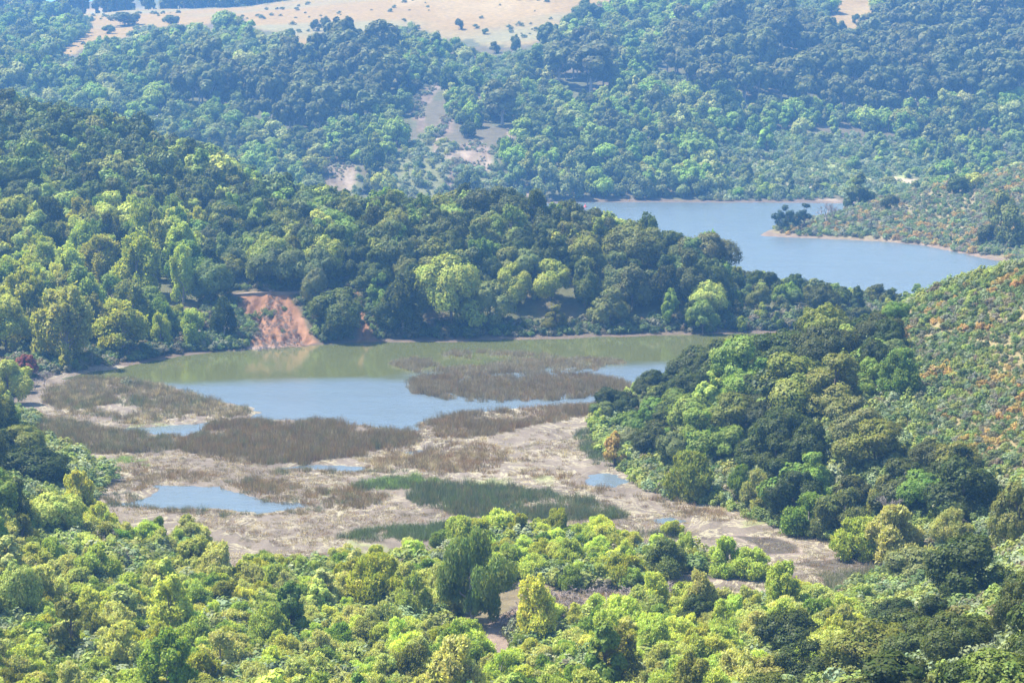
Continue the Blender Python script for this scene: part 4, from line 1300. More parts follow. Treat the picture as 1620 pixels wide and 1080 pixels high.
ORD = ['', 'second-closest ', 'third-closest ', 'fourth-closest ', 'fifth-closest ', 'sixth-closest ', 'seventh-closest ', 'eighth-closest ', 'ninth-closest ', 'tenth-closest ', 'eleventh-closest ', 'twelfth-closest ', 'thirteenth-closest ', 'fourteenth-closest ', 'fifteenth-closest ', 'sixteenth-closest ', 'seventeenth-closest ', 'eighteenth-closest ', 'nineteenth-closest ', 'twentieth-closest ']
WHERE = ['right of', 'above and right of', 'above', 'above and left of', 'left of', 'below and left of', 'below', 'below and right of']


def write_labels(shown):
    """each tree named by its look and by the nearest thing one can find in the photograph, with a rank among its look-alikes there"""
    cell = {}
    for p in shown:
        if p['hero']:
            p['label'] = p['hero']
            continue
        dx = np.array([l[0] for l in LANDMARKS]) - p['cx']; dy = (np.array([l[1] for l in LANDMARKS]) - p['cy'])
        d = np.hypot(dx, dy); k = int(d.argmin())
        a = math.degrees(math.atan2(dy[k], -dx[k])) % 360
        size = 'tall' if p['h'] > p['w'] * 1.35 else ('broad' if p['w'] > p['h'] * 1.15 else 'round')
        key = (size, p['tone'], p['kind'], k, int((a + 22.5) // 45) % 8)
        cell.setdefault(key, []).append((d[k], p))
    for (size, tone, kind, k, w_), lst in cell.items():
        lst.sort(key=lambda t: t[0])
        for n_, (_, p) in enumerate(lst):
            p['label'] = f"{ORD[min(n_, len(ORD) - 1)]}{size} {LOOK[tone]} {KW[kind]} {WHERE[w_]} {LANDMARKS[k][2]}"
            if len(p['label'].replace('-', ' ').split()) > 16:
                p['label'] = p['label'].replace('above and right of', 'upper-right of').replace('above and left of', 'upper-left of').replace('below and right of', 'lower-right of').replace('below and left of', 'lower-left of')


def vec_tint(t):
    return [float(v) for v in t]


by = {}
for p in placed:
    by.setdefault(p['kind'], []).append(p)
rest, SHOWN = [], []
for kd, lst in by.items():
    lst.sort(key=lambda p: (-(p['hero'] is not None), -p['vis']))
    SHOWN += [p for p in lst if p['vis'] >= 12][:298]
write_labels(SHOWN)
for kd, lst in by.items():
    lst.sort(key=lambda p: (-(p['hero'] is not None), -p['vis']))
    shown = [p for p in lst if p['vis'] >= 12][:298]
    ids = {id(p) for p in shown}
    rest += [p for p in lst if id(p) not in ids]
    cat = 'shrub' if kd == 'willow_shrub' else 'tree'
    for p in shown:
        far = 1 if p['y'] > 640 else 0
        nvv = SPEC[kd][3]
        key = (kd, far, int(rf_.integers(nvv)))
        pr = PROTO[key]
        name = kd
        loc = (p['x'], p['y'], p['z'])
        grp = None if p['hero'] else GROUPS[p['zone']]
        sc = (p['sx'], p['sx'] * rf_.uniform(.9, 1.1), p['sz'])
        if p['h'] / p['y'] * F > 34:
            e = link(name, None, label=p['label'], category=cat, group=grp)
            e.location = loc; e.rotation_euler = (0, 0, p['rot']); e.scale = sc
            c_ = link('crown', pr['crown']); c_.parent = e; c_['tint'] = vec_tint(p['tint'])
            t_ = link('trunk', pr['trunk']); t_.parent = e
        else:
            o = link(name, whole_of(key), label=p['label'], category=cat, group=grp)
            o.location = loc; o.rotation_euler = (0, 0, p['rot']); o.scale = sc; o['tint'] = vec_tint(p['tint'])
print('individual', sum(1 for p in placed) - len(rest), 'rest', len(rest))


# ------------------------------------------------------------------ masses nobody could count: one object each, scattered with geometry nodes
def scatter(name, pts, idx, scale, rot, tint, meshes, label):
    """pts Nx3, idx N, scale Nx3, rot N, tint Nx3"""
    pts = np.asarray(pts, float)
    if len(pts) == 0:
        return None
    stock = bpy.data.collections.new(name + '_stock')
    for i, me_ in enumerate(meshes):
        o = bpy.data.objects.new('%s_form_%02d' % (name, i), me_)
        stock.objects.link(o)
    me = bpy.data.meshes.new(name)
    me.vertices.add(len(pts)); me.vertices.foreach_set('co', pts.astype(np.float32).ravel())
    a = me.attributes.new('pick', 'INT', 'POINT'); a.data.foreach_set('value', np.asarray(idx, np.int32))
    set_attr(me, 'grow', scale, 'FLOAT_VECTOR'); rz = np.zeros((len(pts), 3)); rz[:, 2] = rot
    set_attr(me, 'turn', rz, 'FLOAT_VECTOR'); set_attr(me, 'tint', tint, 'FLOAT_COLOR')
    ng = bpy.data.node_groups.new(name, 'GeometryNodeTree')
    ng.interface.new_socket('Geometry', in_out='INPUT', socket_type='NodeSocketGeometry')
    ng.interface.new_socket('Geometry', in_out='OUTPUT', socket_type='NodeSocketGeometry')
    N_ = ng.nodes; L = ng.links
    gi = N_.new('NodeGroupInput'); go = N_.new('NodeGroupOutput')
    ci = N_.new('GeometryNodeCollectionInfo'); ci.inputs['Collection'].default_value = stock
    ci.inputs['Separate Children'].default_value = True; ci.inputs['Reset Children'].default_value = True
    ip = N_.new('GeometryNodeInstanceOnPoints'); ip.inputs['Pick Instance'].default_value = True

    def na(nm, t):
        n = N_.new('GeometryNodeInputNamedAttribute'); n.data_type = t; n.inputs[0].default_value = nm
        return n.outputs[0]
    L.new(gi.outputs[0], ip.inputs['Points']); L.new(ci.outputs[0], ip.inputs['Instance'])
    L.new(na('pick', 'INT'), ip.inputs['Instance Index'])
    L.new(na('grow', 'FLOAT_VECTOR'), ip.inputs['Scale'])
    er = N_.new('FunctionNodeEulerToRotation'); L.new(na('turn', 'FLOAT_VECTOR'), er.inputs[0]); L.new(er.outputs[0], ip.inputs['Rotation'])
    L.new(ip.outputs[0], go.inputs[0])
    o = link(name, me, kind='stuff', label=label)
    md = o.modifiers.new('scatter', 'NODES'); md.node_group = ng
    return o


for zone_set, nm, lab in ((('far hillside', 'skyline'), 'far_woods', 'remaining far-off trees that merge into woods on the far hillside'),
                          (('wooded spur', 'near hill', 'hero', 'foreground oaks', 'left hill', 'left edge'), 'hill_woods', 'remaining trees that fill the woods on the spur and near hill'),
                          (('willow thicket',), 'willow_undergrowth', 'willow foliage that fills the foreground thicket between the larger bushes')):
    R_ = [p for p in rest if p['zone'] in zone_set]
    far = 1
    kinds = list(SPEC)
    meshes, start = [], {}
    for kd in kinds:
        start[kd] = len(meshes)
        f_ = 0 if nm == 'willow_undergrowth' and kd.startswith('willow') else 1
        meshes += [whole_of((kd, f_, i)) for i in range(SPEC[kd][3])]
    idx = [start[p['kind']] + int(rf_.integers(SPEC[p['kind']][3])) for p in R_]
    scatter(nm, [(p['x'], p['y'], p['z']) for p in R_], idx, [(p['sx'], p['sx'], p['sz']) for p in R_], [p['rot'] for p in R_], np.array([p['tint'] for p in R_]).reshape(-1, 3), meshes, lab)

# ------------------------------------------------------------------ scrub
def scrub(name, box, s, keep, tones, hrange, seed, label, meshes, orange=0.0):
    r = np.random.default_rng(seed)
    x, y = jitter_points(*box, s, r)
    m = np.abs(x) < y * .30 + 10
    x, y = x[m], y[m]
    z = height(x, y); px, py = proj(x, y, z)
    m = keep(x, y, z, px, py) & (r.random(x.shape) < .92)
    x, y, z, px, py = x[m], y[m], z[m], px[m], py[m]
    n = len(x)
    ks = list(tones); pp = np.array([tones[k] for k in ks]); ch = r.choice(len(ks), n, p=pp / pp.sum())
    T = np.array([[0, 0, 0]] * n, float)
    for j in range(n):
        T[j] = SCR[ks[ch[j]]]
    if orange:
        o_ = (fbm(x / 9 + 40, y / 9, 3) > orange) & (r.random(n) < .36)
        T[o_] = np.array([0.36, 0.25, 0.075])
    T *= r.uniform(.75, 1.25, (n, 1)) * r.uniform(.92, 1.08, (n, 3))
    hh = r.uniform(*hrange, n) * (1 + .5 * (fbm(x / 12, y / 12, 2)))
    S = np.stack([hh * r.uniform(.8, 1.3, n), hh * r.uniform(.8, 1.3, n), hh * r.uniform(.8, 1.1, n)], 1)
    scatter(name, np.stack([x, y, z], 1), r.integers(0, len(meshes), n), S, r.uniform(0, 6.28, n), T, meshes, label)
    return n


SCR0 = {'green': (0.11, 0.15, 0.045), 'lime': (0.19, 0.22, 0.05), 'grey': (0.17, 0.17, 0.11), 'dark': (0.07, 0.095, 0.035), 'brown': (0.15, 0.13, 0.075), 'sage': (0.17, 0.20, 0.10)}
SCR = {k: tuple(c * 1.25 for c in v) for k, v in SCR0.items()}
ns = scrub('hillside_scrub', (60, 135, 290, 470), 1.35, lambda x, y, z, px, py: inside(SCRUBN, px, py) & (y > 290) & (z > .5), {'green': 4, 'lime': 2.4, 'grey': 1.3, 'dark': 1.8, 'brown': .8, 'sage': 1.3}, (.55, 1.0), 61,
           'low green and orange-flowering scrub covering the slope at the right edge', SHRUBS, .24)
ns += scrub('spur_scrub', (80, 260, 700, 940), 2.3, lambda x, y, z, px, py: (z > .55 + .5 * fbm(x / 6, y / 6, 2)) & (px > 1205) & (y > 700) & (y < 925), {'green': 3, 'lime': 1, 'grey': 2, 'dark': 1.4, 'brown': 1.3, 'sage': 2.2}, (.7, 1.3), 62,
            'grey-green and orange scrub covering the far spur of land', SHRUBS, .08)
ns += scrub('valley_scrub', (-300, 420, 960, 1560), 4.2, lambda x, y, z, px, py: (z > .35) & ~anyin(SLIDES, px, py) & (anyin(SCRUBF + MEADOW, px, py) | ((y > 955) & (fbm(x / 40 + 2, y / 40, 3) > .2) & ~anyin(GRASS + SLIDES, px, py)) | ((px > 1100) & (py > 215) & (py < 320) & (y > 955))) & ~anyin(TRACKS, px, py), {'green': 3, 'lime': 1.2, 'sage': 3, 'dark': 1.5}, (1.1, 2.2), 63,
            'pale scrub and bushes in the clearings of the far hillside', SHRUBS)
SH_P = [(105, 592), (200, 573), (300, 553), (400, 546), (600, 532), (800, 528), (1000, 523), (1140, 521), (1140, 531), (1000, 535), (800, 540), (600, 544), (400, 556), (300, 565), (200, 582), (110, 600)]
ns += scrub('shore_brush', (-110, 120, 470, 590), 1.7, lambda x, y, z, px, py: (z > .3) & (z < 3.2) & (px < 1480) & ~((px > 385) & (px < 505)) & ~((px > 555) & (px < 600)), {'green': 3, 'dark': 3, 'brown': 2, 'grey': 1.5}, (.7, 1.5), 64,
            'low bushes and brush along the waterline below the wooded spur', SHRUBS)
GL = [(780, 60), (700, 30), (640, 40), (660, 8), (760, 2), (900, 8), (900, 60), (840, 68)]
ns += scrub('undergrowth', (-120, 120, 195, 470), 1.7, lambda x, y, z, px, py: (y > 195) & (((z > .65) & ~inside(SCRUBN, px, py) & ~inside(CLEAR, px, py)) | (inside(THICK_L, px, py) | inside(MID_B, px, py) | inside(MID_C, px, py) | inside(OAKN, px, py)) | ((py > 925) & (px > 1050) & ~inside(THICK_L, px, py) & ~inside(CLEAR, px, py) & (z > 1.5))),
            {'green': 2, 'lime': 4, 'sage': 3, 'brown': .3}, (.8, 1.6), 65, 'low leafy undergrowth between the willows and oaks in front', SHRUBS)
ns += scrub('slide_brush', (-110, 60, 985, 1180), 2.2, lambda x, y, z, px, py: anyin(SLIDES, px, py) & (fbm(x / 7, y / 12, 3) > .02), {'grey': 3, 'brown': 2, 'dark': 1.5, 'sage': 1}, (.5, 1.1), 67,
            'sparse grey-green brush on the pale landslides of the far hillside', SHRUBS)
ns += scrub('slip_brush', (-75, -30, 515, 600), 1.7, lambda x, y, z, px, py: (z > .35) & ~((px > 366) & (px < 610) & (np.abs(py - 463) < 3)) & ((~inside(SLIP, px, py) & ~inside(SLIP2, px, py)) | (fbm(x / 2.5, y / 6, 3) > .42)), {'green': 3, 'lime': 1, 'dark': 3, 'brown': 1}, (.6, 1.3), 66,
            'shrubs at the edges of the red landslip', SHRUBS)
print('scrub', ns)

# ------------------------------------------------------------------ reed beds
RB = {'brown': (0.19, 0.145, 0.075), 'rust': (0.23, 0.15, 0.075), 'greyr': (0.26, 0.22, 0.145), 'greenr': (0.11, 0.15, 0.05), 'teal': (0.10, 0.118, 0.06), 'bright': (0.22, 0.33, 0.06), 'straw': (0.42, 0.34, 0.2), 'olive': (0.14, 0.15, 0.07)}
BEDS = [
    ([(638, 612), (655, 600), (720, 592), (800, 586), (880, 590), (960, 598), (1003, 608), (995, 622), (930, 630), (830, 636), (740, 636), (680, 628), (650, 620)], .72, (0.9, 1.25), {'brown': 6, 'rust': 2, 'greyr': 2}, 'long oval brown reed island in the middle of the lake', 'reed_island'),
    ([(614, 578), (622, 569), (660, 567), (690, 574), (700, 588), (660, 590)], .8, (.7, 1.0), {'greyr': 4, 'brown': 3}, 'small grey reed tuft at the left of the island', 'reed_island'),
    ([(700, 561), (712, 555), (780, 557), (860, 559), (900, 566), (960, 569), (988, 574), (940, 586), (870, 590), (780, 592), (690, 590), (690, 582), (780, 578), (800, 569), (740, 568)], .85, (.65, .95), {'greyr': 5, 'brown': 3, 'rust': 1}, 'pale grey reed bank behind the brown reed island', 'reed_island'),
    ([(70, 616), (120, 603), (200, 600), (270, 612), (300, 626), (340, 636), (392, 648), (400, 655), (380, 661), (300, 668), (200, 672), (110, 655), (60, 640)], .85, (.6, 1.0), {'brown': 5, 'greyr': 2, 'straw': 1, 'olive': 1.4}, 'brown reed bed at the left of the ruffled blue water', 'reed_bed'),
    ([(100, 642), (160, 634), (235, 632), (270, 640), (220, 654), (130, 656)], .9, (.6, .9), {'greenr': 3, 'teal': 2, 'brown': 2}, 'dark green reed patch inside the left reed bed', 'reed_bed'),
    ([(-60, 665), (100, 664), (180, 680), (290, 692), (280, 714), (180, 720), (60, 722), (-60, 724)], .85, (.7, 1.1), {'brown': 5, 'olive': 2, 'greyr': 2, 'teal': .6}, 'wide brown reed bed reaching the left edge', 'reed_bed'),
    ([(290, 692), (330, 674), (400, 668), (500, 667), (600, 678), (668, 690), (660, 706), (580, 724), (470, 736), (380, 738), (300, 722), (275, 708)], .72, (.85, 1.2), {'brown': 6, 'rust': 2, 'olive': 1, 'greyr': 1}, 'dense brown reed bed on the near shore in the middle', 'reed_bed'),
    ([(668, 672), (720, 656), (800, 647), (900, 643), (985, 640), (960, 655), (900, 664), (840, 676), (780, 690), (700, 700), (680, 685)], .75, (.8, 1.15), {'brown': 5, 'rust': 3, 'greyr': 1}, 'rusty reed bed on the near shore beside the oak hill', 'reed_bed'),
    ([(640, 708), (700, 700), (760, 694), (800, 712), (830, 730), (880, 745), (930, 770), (1000, 785), (1090, 792), (1080, 800), (960, 790), (860, 760), (740, 752), (600, 745), (560, 735)], 1.0, (.55, .95), {'rust': 4, 'brown': 4, 'straw': 1.5}, 'straggling rust-coloured reeds across the middle marsh', 'reed_bed'),
    ([(640, 790), (665, 775), (720, 768), (800, 772), (880, 780), (945, 798), (1000, 822), (920, 826), (800, 829), (745, 818), (700, 812), (660, 805)], .66, (.75, 1.15), {'teal': 6, 'greenr': 3, 'olive': 2, 'brown': 1.5}, 'large dark green reed bed in the middle of the marsh', 'reed_bed'),
    ([(530, 856), (575, 838), (680, 832), (770, 828), (745, 848), (640, 862)], .66, (.7, 1.05), {'greenr': 5, 'teal': 3}, 'narrow green reed bed along the front of the marsh', 'reed_bed'),
    ([(545, 772), (590, 758), (660, 755), (690, 764), (640, 775), (570, 779)], .8, (.5, .8), {'greenr': 5, 'bright': 2}, 'small bright green reed patch left of the large green bed', 'reed_bed'),
    ([(170, 732), (195, 726), (235, 729), (235, 738), (190, 738)], 1.0, (.3, .45), {'bright': 5}, 'bright lime patch of marsh grass at the left', 'reed_bed'),
    ([(900, 690), (955, 668), (970, 690), (985, 735), (960, 745), (915, 715)], .9, (.6, .9), {'teal': 5, 'greenr': 3}, 'dark green reeds at the foot of the oak hill', 'reed_bed'),
    ([(180, 872), (250, 880), (330, 868), (350, 880), (300, 908), (215, 915), (180, 895)], .66, (.6, 1.1), {'bright': 3, 'greenr': 5, 'brown': 1}, 'green reed strip in front of the lime willows at left', 'reed_bed'),
    ([(1290, 905), (1400, 905), (1440, 925), (1400, 955), (1330, 960), (1290, 945)], .8, (.6, 1.0), {'olive': 4, 'teal': 4, 'greyr': 3}, 'grey-green sedge at the far right end of the marsh', 'reed_bed'),
    ([(350, 765), (400, 758), (470, 765), (560, 775), (640, 790), (600, 808), (500, 806), (440, 797), (380, 786)], 1.0, (.5, .85), {'brown': 5, 'rust': 2, 'olive': 1}, 'brown reeds behind the right tip of the blue pool', 'reed_bed'),
    ([(150, 790), (200, 782), (230, 790), (200, 802), (300, 808), (400, 815), (500, 804), (560, 808), (400, 822), (240, 812), (150, 806)], 1.0, (.45, .75), {'brown': 4, 'teal': 3}, 'dark sedge fringe along the front of the blue pool', 'reed_bed'),
    ([(140, 745), (220, 738), (290, 742), (360, 752), (330, 764), (250, 764), (230, 782), (160, 775)], 1.1, (.4, .8), {'brown': 5, 'rust': 2}, 'brown sedge behind the left end of the blue pool', 'reed_bed'),
    ([(410, 745), (480, 744), (560, 746), (640, 748), (560, 754), (420, 752)], 1.0, (.4, .8), {'brown': 4, 'olive': 2}, 'thin reed line in front of the narrow pool', 'reed_bed'),
    ([(780, 985), (860, 940), (1000, 940), (1100, 930), (1240, 928), (1130, 950), (960, 957), (850, 978), (810, 1000)], 1.15, (.3, .6), {'rust': 3, 'greyr': 4, 'straw': 2}, 'trampled brown sedge in the clearing right of the weeping willow', 'reed_bed'),
    ([(1040, 800), (1130, 806), (1200, 822), (1180, 832), (1080, 820)], 1.0, (.35, .6), {'rust': 4, 'straw': 2, 'brown': 3}, 'reddish sedge at the marsh edge under the oak hill', 'reed_bed'),
    ([(1010, 845), (1060, 840), (1080, 855), (1040, 862), (985, 856)], .8, (.5, .9), {'teal': 4, 'olive': 3}, 'small grey-green reed patch right of the lime willows', 'reed_bed'),
]
for q, (poly, s, hr, tones, lab, nm) in enumerate(BEDS):
    gp = ground_poly(poly, 0.0)
    xs = [p[0] for p in gp]; ys = [p[1] for p in gp]
    r = np.random.default_rng(700 + q)
    x, y = jitter_points(min(xs) - 2, max(xs) + 2, min(ys) - 2, max(ys) + 2, s * 1.12, r)
    sdv = sdist(gp, x, y) + fbm(x / 3, y / 4, 3) * 2.0
    dens = np.clip(sdv / 2.2 + .25, 0, 1) * (0.8 + 1.3 * fbm(x / 6 + 5, y / 9, 3))
    m = (sdv > -.3) & (r.random(x.shape) < dens)
    x, y = x[m], y[m]
    if not len(x):
        continue
    z = height(x, y)
    z = np.maximum(z, -0.05)
    n = len(x)
    ks = list(tones); pp = np.array([tones[k] for k in ks])
    T = np.array([RB[ks[c]] for c in r.choice(len(ks), n, p=pp / pp.sum())]) * r.uniform(.8, 1.2, (n, 1))
    hh = r.uniform(hr[0] * .6, hr[1] * .95, n) * (1 + .5 * fbm(x / 5, y / 6, 3))
    S = np.stack([r.uniform(.8, 1.2, n), r.uniform(.8, 1.2, n), hh], 1)
    scatter(nm, np.stack([x, y, z], 1), r.integers(0, len(REEDS), n), S, r.uniform(0, 6.28, n), T, REEDS, lab)

# sparse sedge tufts over the open marsh
r = np.random.default_rng(801)
x, y = jitter_points(-95, 80, 300, 440, 1.3, r)
z = height(x, y); px, py = proj(x, y, z)
dn = fbm(x / 11, y / 16, 4)
m = (z < .6) & (z > .02) & (px < 1440) & (px > -80) & (py < 945) & (r.random(x.shape) < np.clip(dn * 2.4 + .34, 0.06, .95)) & ~inside(THICK_L, px, py)
x, y, z = x[m], y[m], z[m]; n = len(x)
T = np.array([RB[k] for k in np.array(['brown', 'rust', 'straw', 'greyr'])[r.integers(0, 4, n)]]) * r.uniform(.75, 1.2, (n, 1))
scatter('marsh_sedge', np.stack([x, y, z], 1), r.integers(0, 3, n), np.stack([r.uniform(.7, 1.3, n)] * 2 + [r.uniform(.5, 1.2, n)], 1), r.uniform(0, 6.28, n), T, GRASSES, 'low brown sedge tufts dotted over the bare marsh mud')
print('done placing')

# ------------------------------------------------------------------ single plants of their own shape
def single(name, cat, px, py, hpx, wpx, mk, tint, label, ymin=150, seed=1, bark=None, rot=0.0):
    x, y, z = ground_at(px, py, ymin)
    Hh, Rr, kw = mk
    sc = hpx * y / F / Hh; sw = wpx * y / F / (2 * Rr)
    cr, tv, tf = leafy(name + '_crown', seed, Hh, Rr, **kw)
    e = link(name, None, label=label, category=cat)
    e.location = (x, y, z - .1); e.scale = (sw, sw, sc); e.rotation_euler = (0, 0, rot)
    c_ = link('crown', cr); c_.parent = e; c_['tint'] = vec_tint(tint)
    t_ = link('trunk', trunk_mesh(name + '_trunk', tv, tf, bark or M_BARK)); t_.parent = e
    return e


single('weeping_willow', 'tree', 748, 992, 160, 118, (11.5, 4.6, dict(profile=lambda h: 0.55 if h < .3 else max(.3, (1 - max(0, h - .6) / .55)) ** .7, n_lobes=19, n_puffs=6, N=21000, size=0.17, elong=3.2, z0=1.6, lobe_r=.30, puff_r=.5, droop=3.6, stray=.15, out_k=.8, material=M_WILLOW)),
       (0.17, 0.225, 0.05), 'tall weeping willow with hanging branches, tallest tree in the pale thicket', seed=901, bark=M_PALEBARK)
single('cone_shaped_tree', 'tree', 1424, 634, 88, 78, (9.5, 4.0, dict(profile=lambda h: .9 if h < .35 else max(.1, 1 - (h - .35) / .75) ** .6, n_lobes=20, n_puffs=18, N=17000, size=0.22, elong=1.5, z0=.3, lobe_r=.42, puff_r=.27, stray=.25, up=.4, material=M_WILLOW)),
       (0.17, 0.245, 0.055), 'broad cone-shaped light green tree standing alone beside the orange scrub slope', seed=903)
single('pine_tree', 'tree', 1246, 365, 42, 46, (9.0, 5.2, dict(profile=dome, n_lobes=17, n_puffs=6, N=6000, size=0.34, elong=1.4, z0=1.4, lobe_r=.24, puff_r=.5, flat=.4, stray=.25, out_k=.85, material=M_LEAF)),
       (0.045, 0.07, 0.035), 'wide dark pine on the tip of the far spur, left of the slim pine', ymin=700, seed=911)
single('pine_tree', 'tree', 1273, 361, 42, 22, (9.0, 2.6, dict(profile=lambda h: 1.0 if h < .4 else (.25 if h < .75 else .5), n_lobes=10, n_puffs=5, N=2200, size=0.36, elong=1.4, z0=1.2, lobe_r=.34, puff_r=.5, flat=.5, stray=.25, out_k=.7, material=M_LEAF)),
       (0.05, 0.075, 0.035), 'slim gappy pine with a bare upper stem near the tip of the far spur', ymin=700, seed=917)
single('red_leaved_bush', 'shrub', 42, 600, 40, 42, (4.5, 2.6, dict(profile=bush, n_lobes=11, n_puffs=6, N=3800, size=0.24, elong=1.5, z0=0.2, lobe_r=.4, puff_r=.5, material=M_LEAF)),
       (0.22, 0.055, 0.04), 'dark red-leaved bush at the left end of the marsh', seed=921)
single('yellow_leaved_bush', 'shrub', 972, 738, 56, 36, (6.0, 2.2, dict(profile=bush, n_lobes=12, n_puffs=6, N=5200, size=0.22, elong=1.5, z0=0.1, lobe_r=.42, puff_r=.45, material=M_WILLOW, stray=.25)),
       (0.42, 0.31, 0.09), 'pale yellow and orange leaved bush at the foot of the near oak hill', seed=931)
single('willow_sapling', 'tree', 948, 690, 44, 34, (5.5, 2.2, dict(profile=bush, n_lobes=12, n_puffs=6, N=5200, size=0.22, elong=1.5, z0=0.1, lobe_r=.42, puff_r=.45, material=M_WILLOW, stray=.25)),
       (0.30, 0.36, 0.06), 'bright lime sapling at the left tip of the near oak hill', seed=935)


def bare(name, px, py, hpx, seed, label, ymin=150, spread=.6, wide=1.0, cat='tree'):
    x, y, z = ground_at(px, py, ymin)
    o = link(name, skeleton_tree(name, seed, 6.0, spread, 4), label=label, category=cat)
    o.location = (x, y, z - .1); k = hpx * y / F / 6.0 * 1.15; o.scale = (k * wide, k * wide, k)


bare('bare_tree', 1306, 356, 36, 951, 'leafless pale tree standing by the inlet, left one of two', 700, .8, 1.5)
bare('bare_tree', 1318, 354, 34, 953, 'leafless thin tree standing by the inlet, right one of two', 700, .5)
bare('bare_tree', 1412, 848, 78, 955, 'leafless grey tree rising behind the pale willow mound', 250, .75, 1.2)
bare('bare_tree', 1396, 822, 44, 957, 'small leafless tree just above the taller leafless grey tree', 250, .7, 1.2)
bare('bare_tree', 70, 612, 34, 959, 'dead greyish bush of bare twigs beside the red-leaved bush', 300, 1.2, 1.5, 'shrub')
bare('bare_tree', 55, 618, 26, 961, 'low dead bush of bare twigs in front of the red-leaved bush', 300, 1.3, 1.6, 'shrub')

# dead brushwood lying in tangles
def brushwood(name, poly, s, sc, seed, label):
    gp = ground_poly(poly, 0.4)
    xs = [p[0] for p in gp]; ys = [p[1] for p in gp]
    r = np.random.default_rng(seed)
    x, y = jitter_points(min(xs), max(xs), min(ys), max(ys), s, r)
    m = inside(gp, x, y) & (r.random(x.shape) < .8); x, y = x[m], y[m]; n = len(x)
    z = height(x, y)
    T = np.tile([0.3, .25, .2], (n, 1))
    S = r.uniform(*sc, (n, 1)) * np.array([[1.2, 1.2, .8]])
    scatter(name, np.stack([x, y, z], 1), r.integers(0, 3, n), S, r.uniform(0, 6.28, n), T, BRUSH, label)


brushwood('brushwood', [(395, 553), (400, 540), (425, 522), (455, 528), (480, 545), (440, 552)], 1.5, (1.0, 1.7), 971, 'tangle of dead branches washed up below the red landslip')
brushwood('brushwood', [(780, 985), (860, 938), (1000, 932), (1100, 926), (1110, 940), (960, 957), (850, 985), (800, 1010)], 1.3, (.9, 1.7), 973, 'grey dead branches lying in the clearing right of the weeping willow')
brushwood('brushwood', [(110, 600), (160, 586), (260, 570), (390, 552), (390, 556), (270, 574), (160, 591)], 2.2, (.6, 1.1), 975, 'bleached twigs and roots along the left shoreline')
brushwood('brushwood', [(1010, 905), (1110, 905), (1130, 922), (1010, 935)], 1.8, (.7, 1.2), 977, 'dead twigs under the windswept willow')
brushwood('brushwood', [(1290, 888), (1400, 905), (1420, 925), (1320, 915)], 2.0, (.6, 1.0), 979, 'grey dead sedge stalks in the shaded end of the marsh')


# track across the spur, and the road glimpsed on the far hillside
def track(name, pts, wid, ymin, m_, label, lift=.15):
    P_ = []
    for px, py in pts:
        q = ground_at(px, py, ymin)
        P_.append(q)
    v, f = [], []
    for i, (x, y, z) in enumerate(P_):
        zz = float(height(np.array([x]), np.array([y]))[0])
        z = zz + lift
        v += [(x, y - wid / 2, z), (x, y + wid / 2, z + .05), (x, y - wid / 2, z - 1.2), (x, y + wid / 2, z - 1.2)]
    for i in range(len(P_) - 1):
        a = i * 4; b_ = a + 4
        f += [(a, b_, b_ + 1, a + 1), (a + 2, b_ + 2, b_, a)]
    me = bpy.data.meshes.new(name); me.from_pydata(v, [], f); me.materials.append(m_)
    return link(name, me, kind='structure', label=label)


M_TRACK = plain_material('track_dirt', (0.24, 0.18, 0.13), scale=.6)
M_ROAD = plain_material('road_surface', (0.36, 0.33, 0.31), scale=.4)
track('dirt_track', [(366, 467), (400, 465), (430, 464.5), (460, 464), (480, 463), (500, 462), (520, 461), (540, 460), (560, 459), (580, 459), (600, 459)], 2.4, 530, M_TRACK, 'pale dirt track along the top of the red landslip')
track('road', [(240, 189), (252, 188), (264, 187.5), (276, 187), (290, 187)], 6.0, 960, M_ROAD, 'short stretch of pale road among trees on the far hillside', 1.3)
track('road', [(430, 186), (445, 185), (460, 185), (470, 185)], 5.0, 960, M_ROAD, 'second glimpse of pale road among trees on the far hillside', .6)

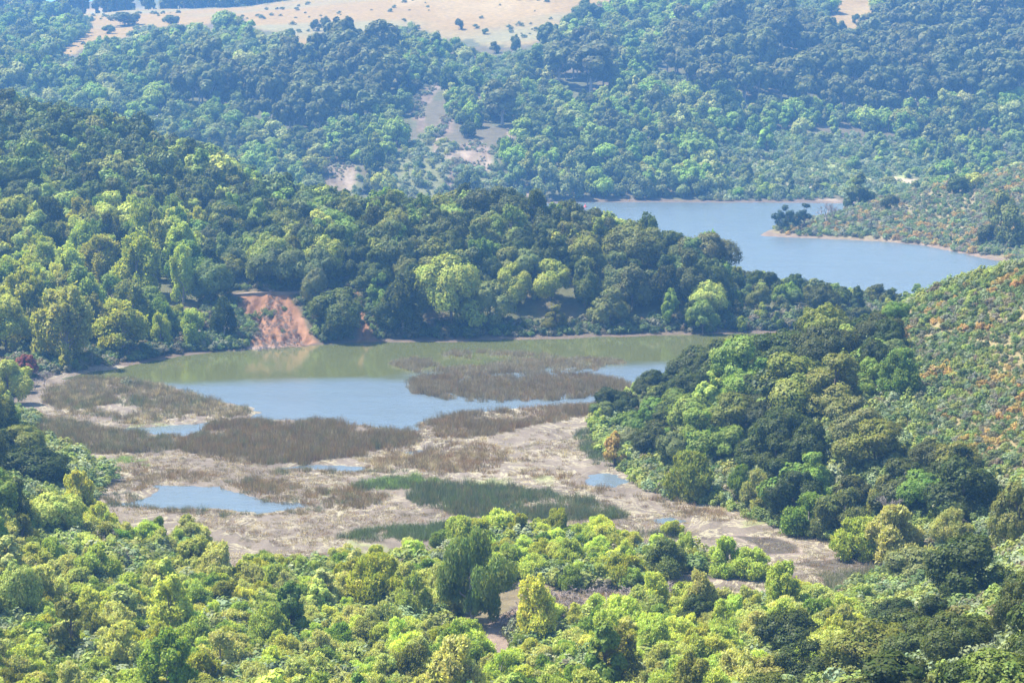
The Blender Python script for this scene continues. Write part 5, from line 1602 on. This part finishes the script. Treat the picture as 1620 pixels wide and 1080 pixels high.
# marker buoy on the reservoir
bx_, by_ = (float(v) for v in on_plane(926, 328))
e = link('marker_buoy', None, label='small pink-red buoy floating near the far shore', category='buoy'); e.location = (bx_, by_, 0)
M_BUOY = plain_material('buoy_plastic', (0.55, 0.12, 0.11), .5, 2, .1)
v, f = tube([(0, 0, -.3), (0, 0, -.1), (0, 0, .35), (0, 0, .6)], [.3, .75, .75, .35], 12)
o = link('float', trunk_mesh('buoy_float', v, f + [tuple(range(36, 48))], M_BUOY)); o.parent = e
v, f = tube([(0, 0, .6), (0, 0, 1.1), (0, 0, 1.5)], [.32, .2, .08], 10)
o = link('top_mark', trunk_mesh('buoy_top', v, f + [tuple(range(20, 30))], M_BUOY)); o.parent = e

# rocks on the far spur shore and sparse dark bushes on the golden hillside
r = np.random.default_rng(991)
x, y = jitter_points(-420, 180, 1240, 1720, 9, r)
z = height(x, y); px, py = proj(x, y, z)
dn = fbm(x / 30, y / 40, 3)
m = anyin(GRASS, px, py) & (r.random(x.shape) < np.clip(dn * 1.6 - .12, .012, .5)); x, y, z = x[m], y[m], z[m]; n = len(x)
scatter('hillside_bushes', np.stack([x, y, z], 1), r.integers(0, 5, n), np.repeat(r.uniform(.5, 1.9, (n, 1)), 3, 1) * np.array([[1.2, 1.2, .9]]), r.uniform(0, 6.28, n), np.array([[.10, .13, .05]] * n) * r.uniform(.7, 1.2, (n, 1)), SHRUBS, 'small dark bushes dotted over the golden hillside')

# ------------------------------------------------------------------ haze
def box_mesh(name, x0, x1, y0, y1, z0, z1):
    v = [(x, y, z) for z in (z0, z1) for y in (y0, y1) for x in (x0, x1)]
    f = [(0, 2, 3, 1), (4, 5, 7, 6), (0, 1, 5, 4), (2, 6, 7, 3), (0, 4, 6, 2), (1, 3, 7, 5)]
    me = bpy.data.meshes.new(name); me.from_pydata(v, [], f); return me


zlo, zhi = float(GZ.min()) - 1.5, max(float(GZ.max()), 130.0) + 30
m, nt, out = mat('haze_air')
pv = nt.nodes.new('ShaderNodeVolumePrincipled')
pv.inputs['Color'].default_value = (0.20, 0.50, 1.0, 1)
pv.inputs['Density'].default_value = 0.00021
pv.inputs['Anisotropy'].default_value = 0.3
nt.links.new(pv.outputs[0], out.inputs['Volume'])
me = box_mesh('haze', -16500, 16500, -400, 9400, zlo, zhi)
me.materials.append(m)
link('haze', me, kind='stuff', label='thin blue air haze over the valley')
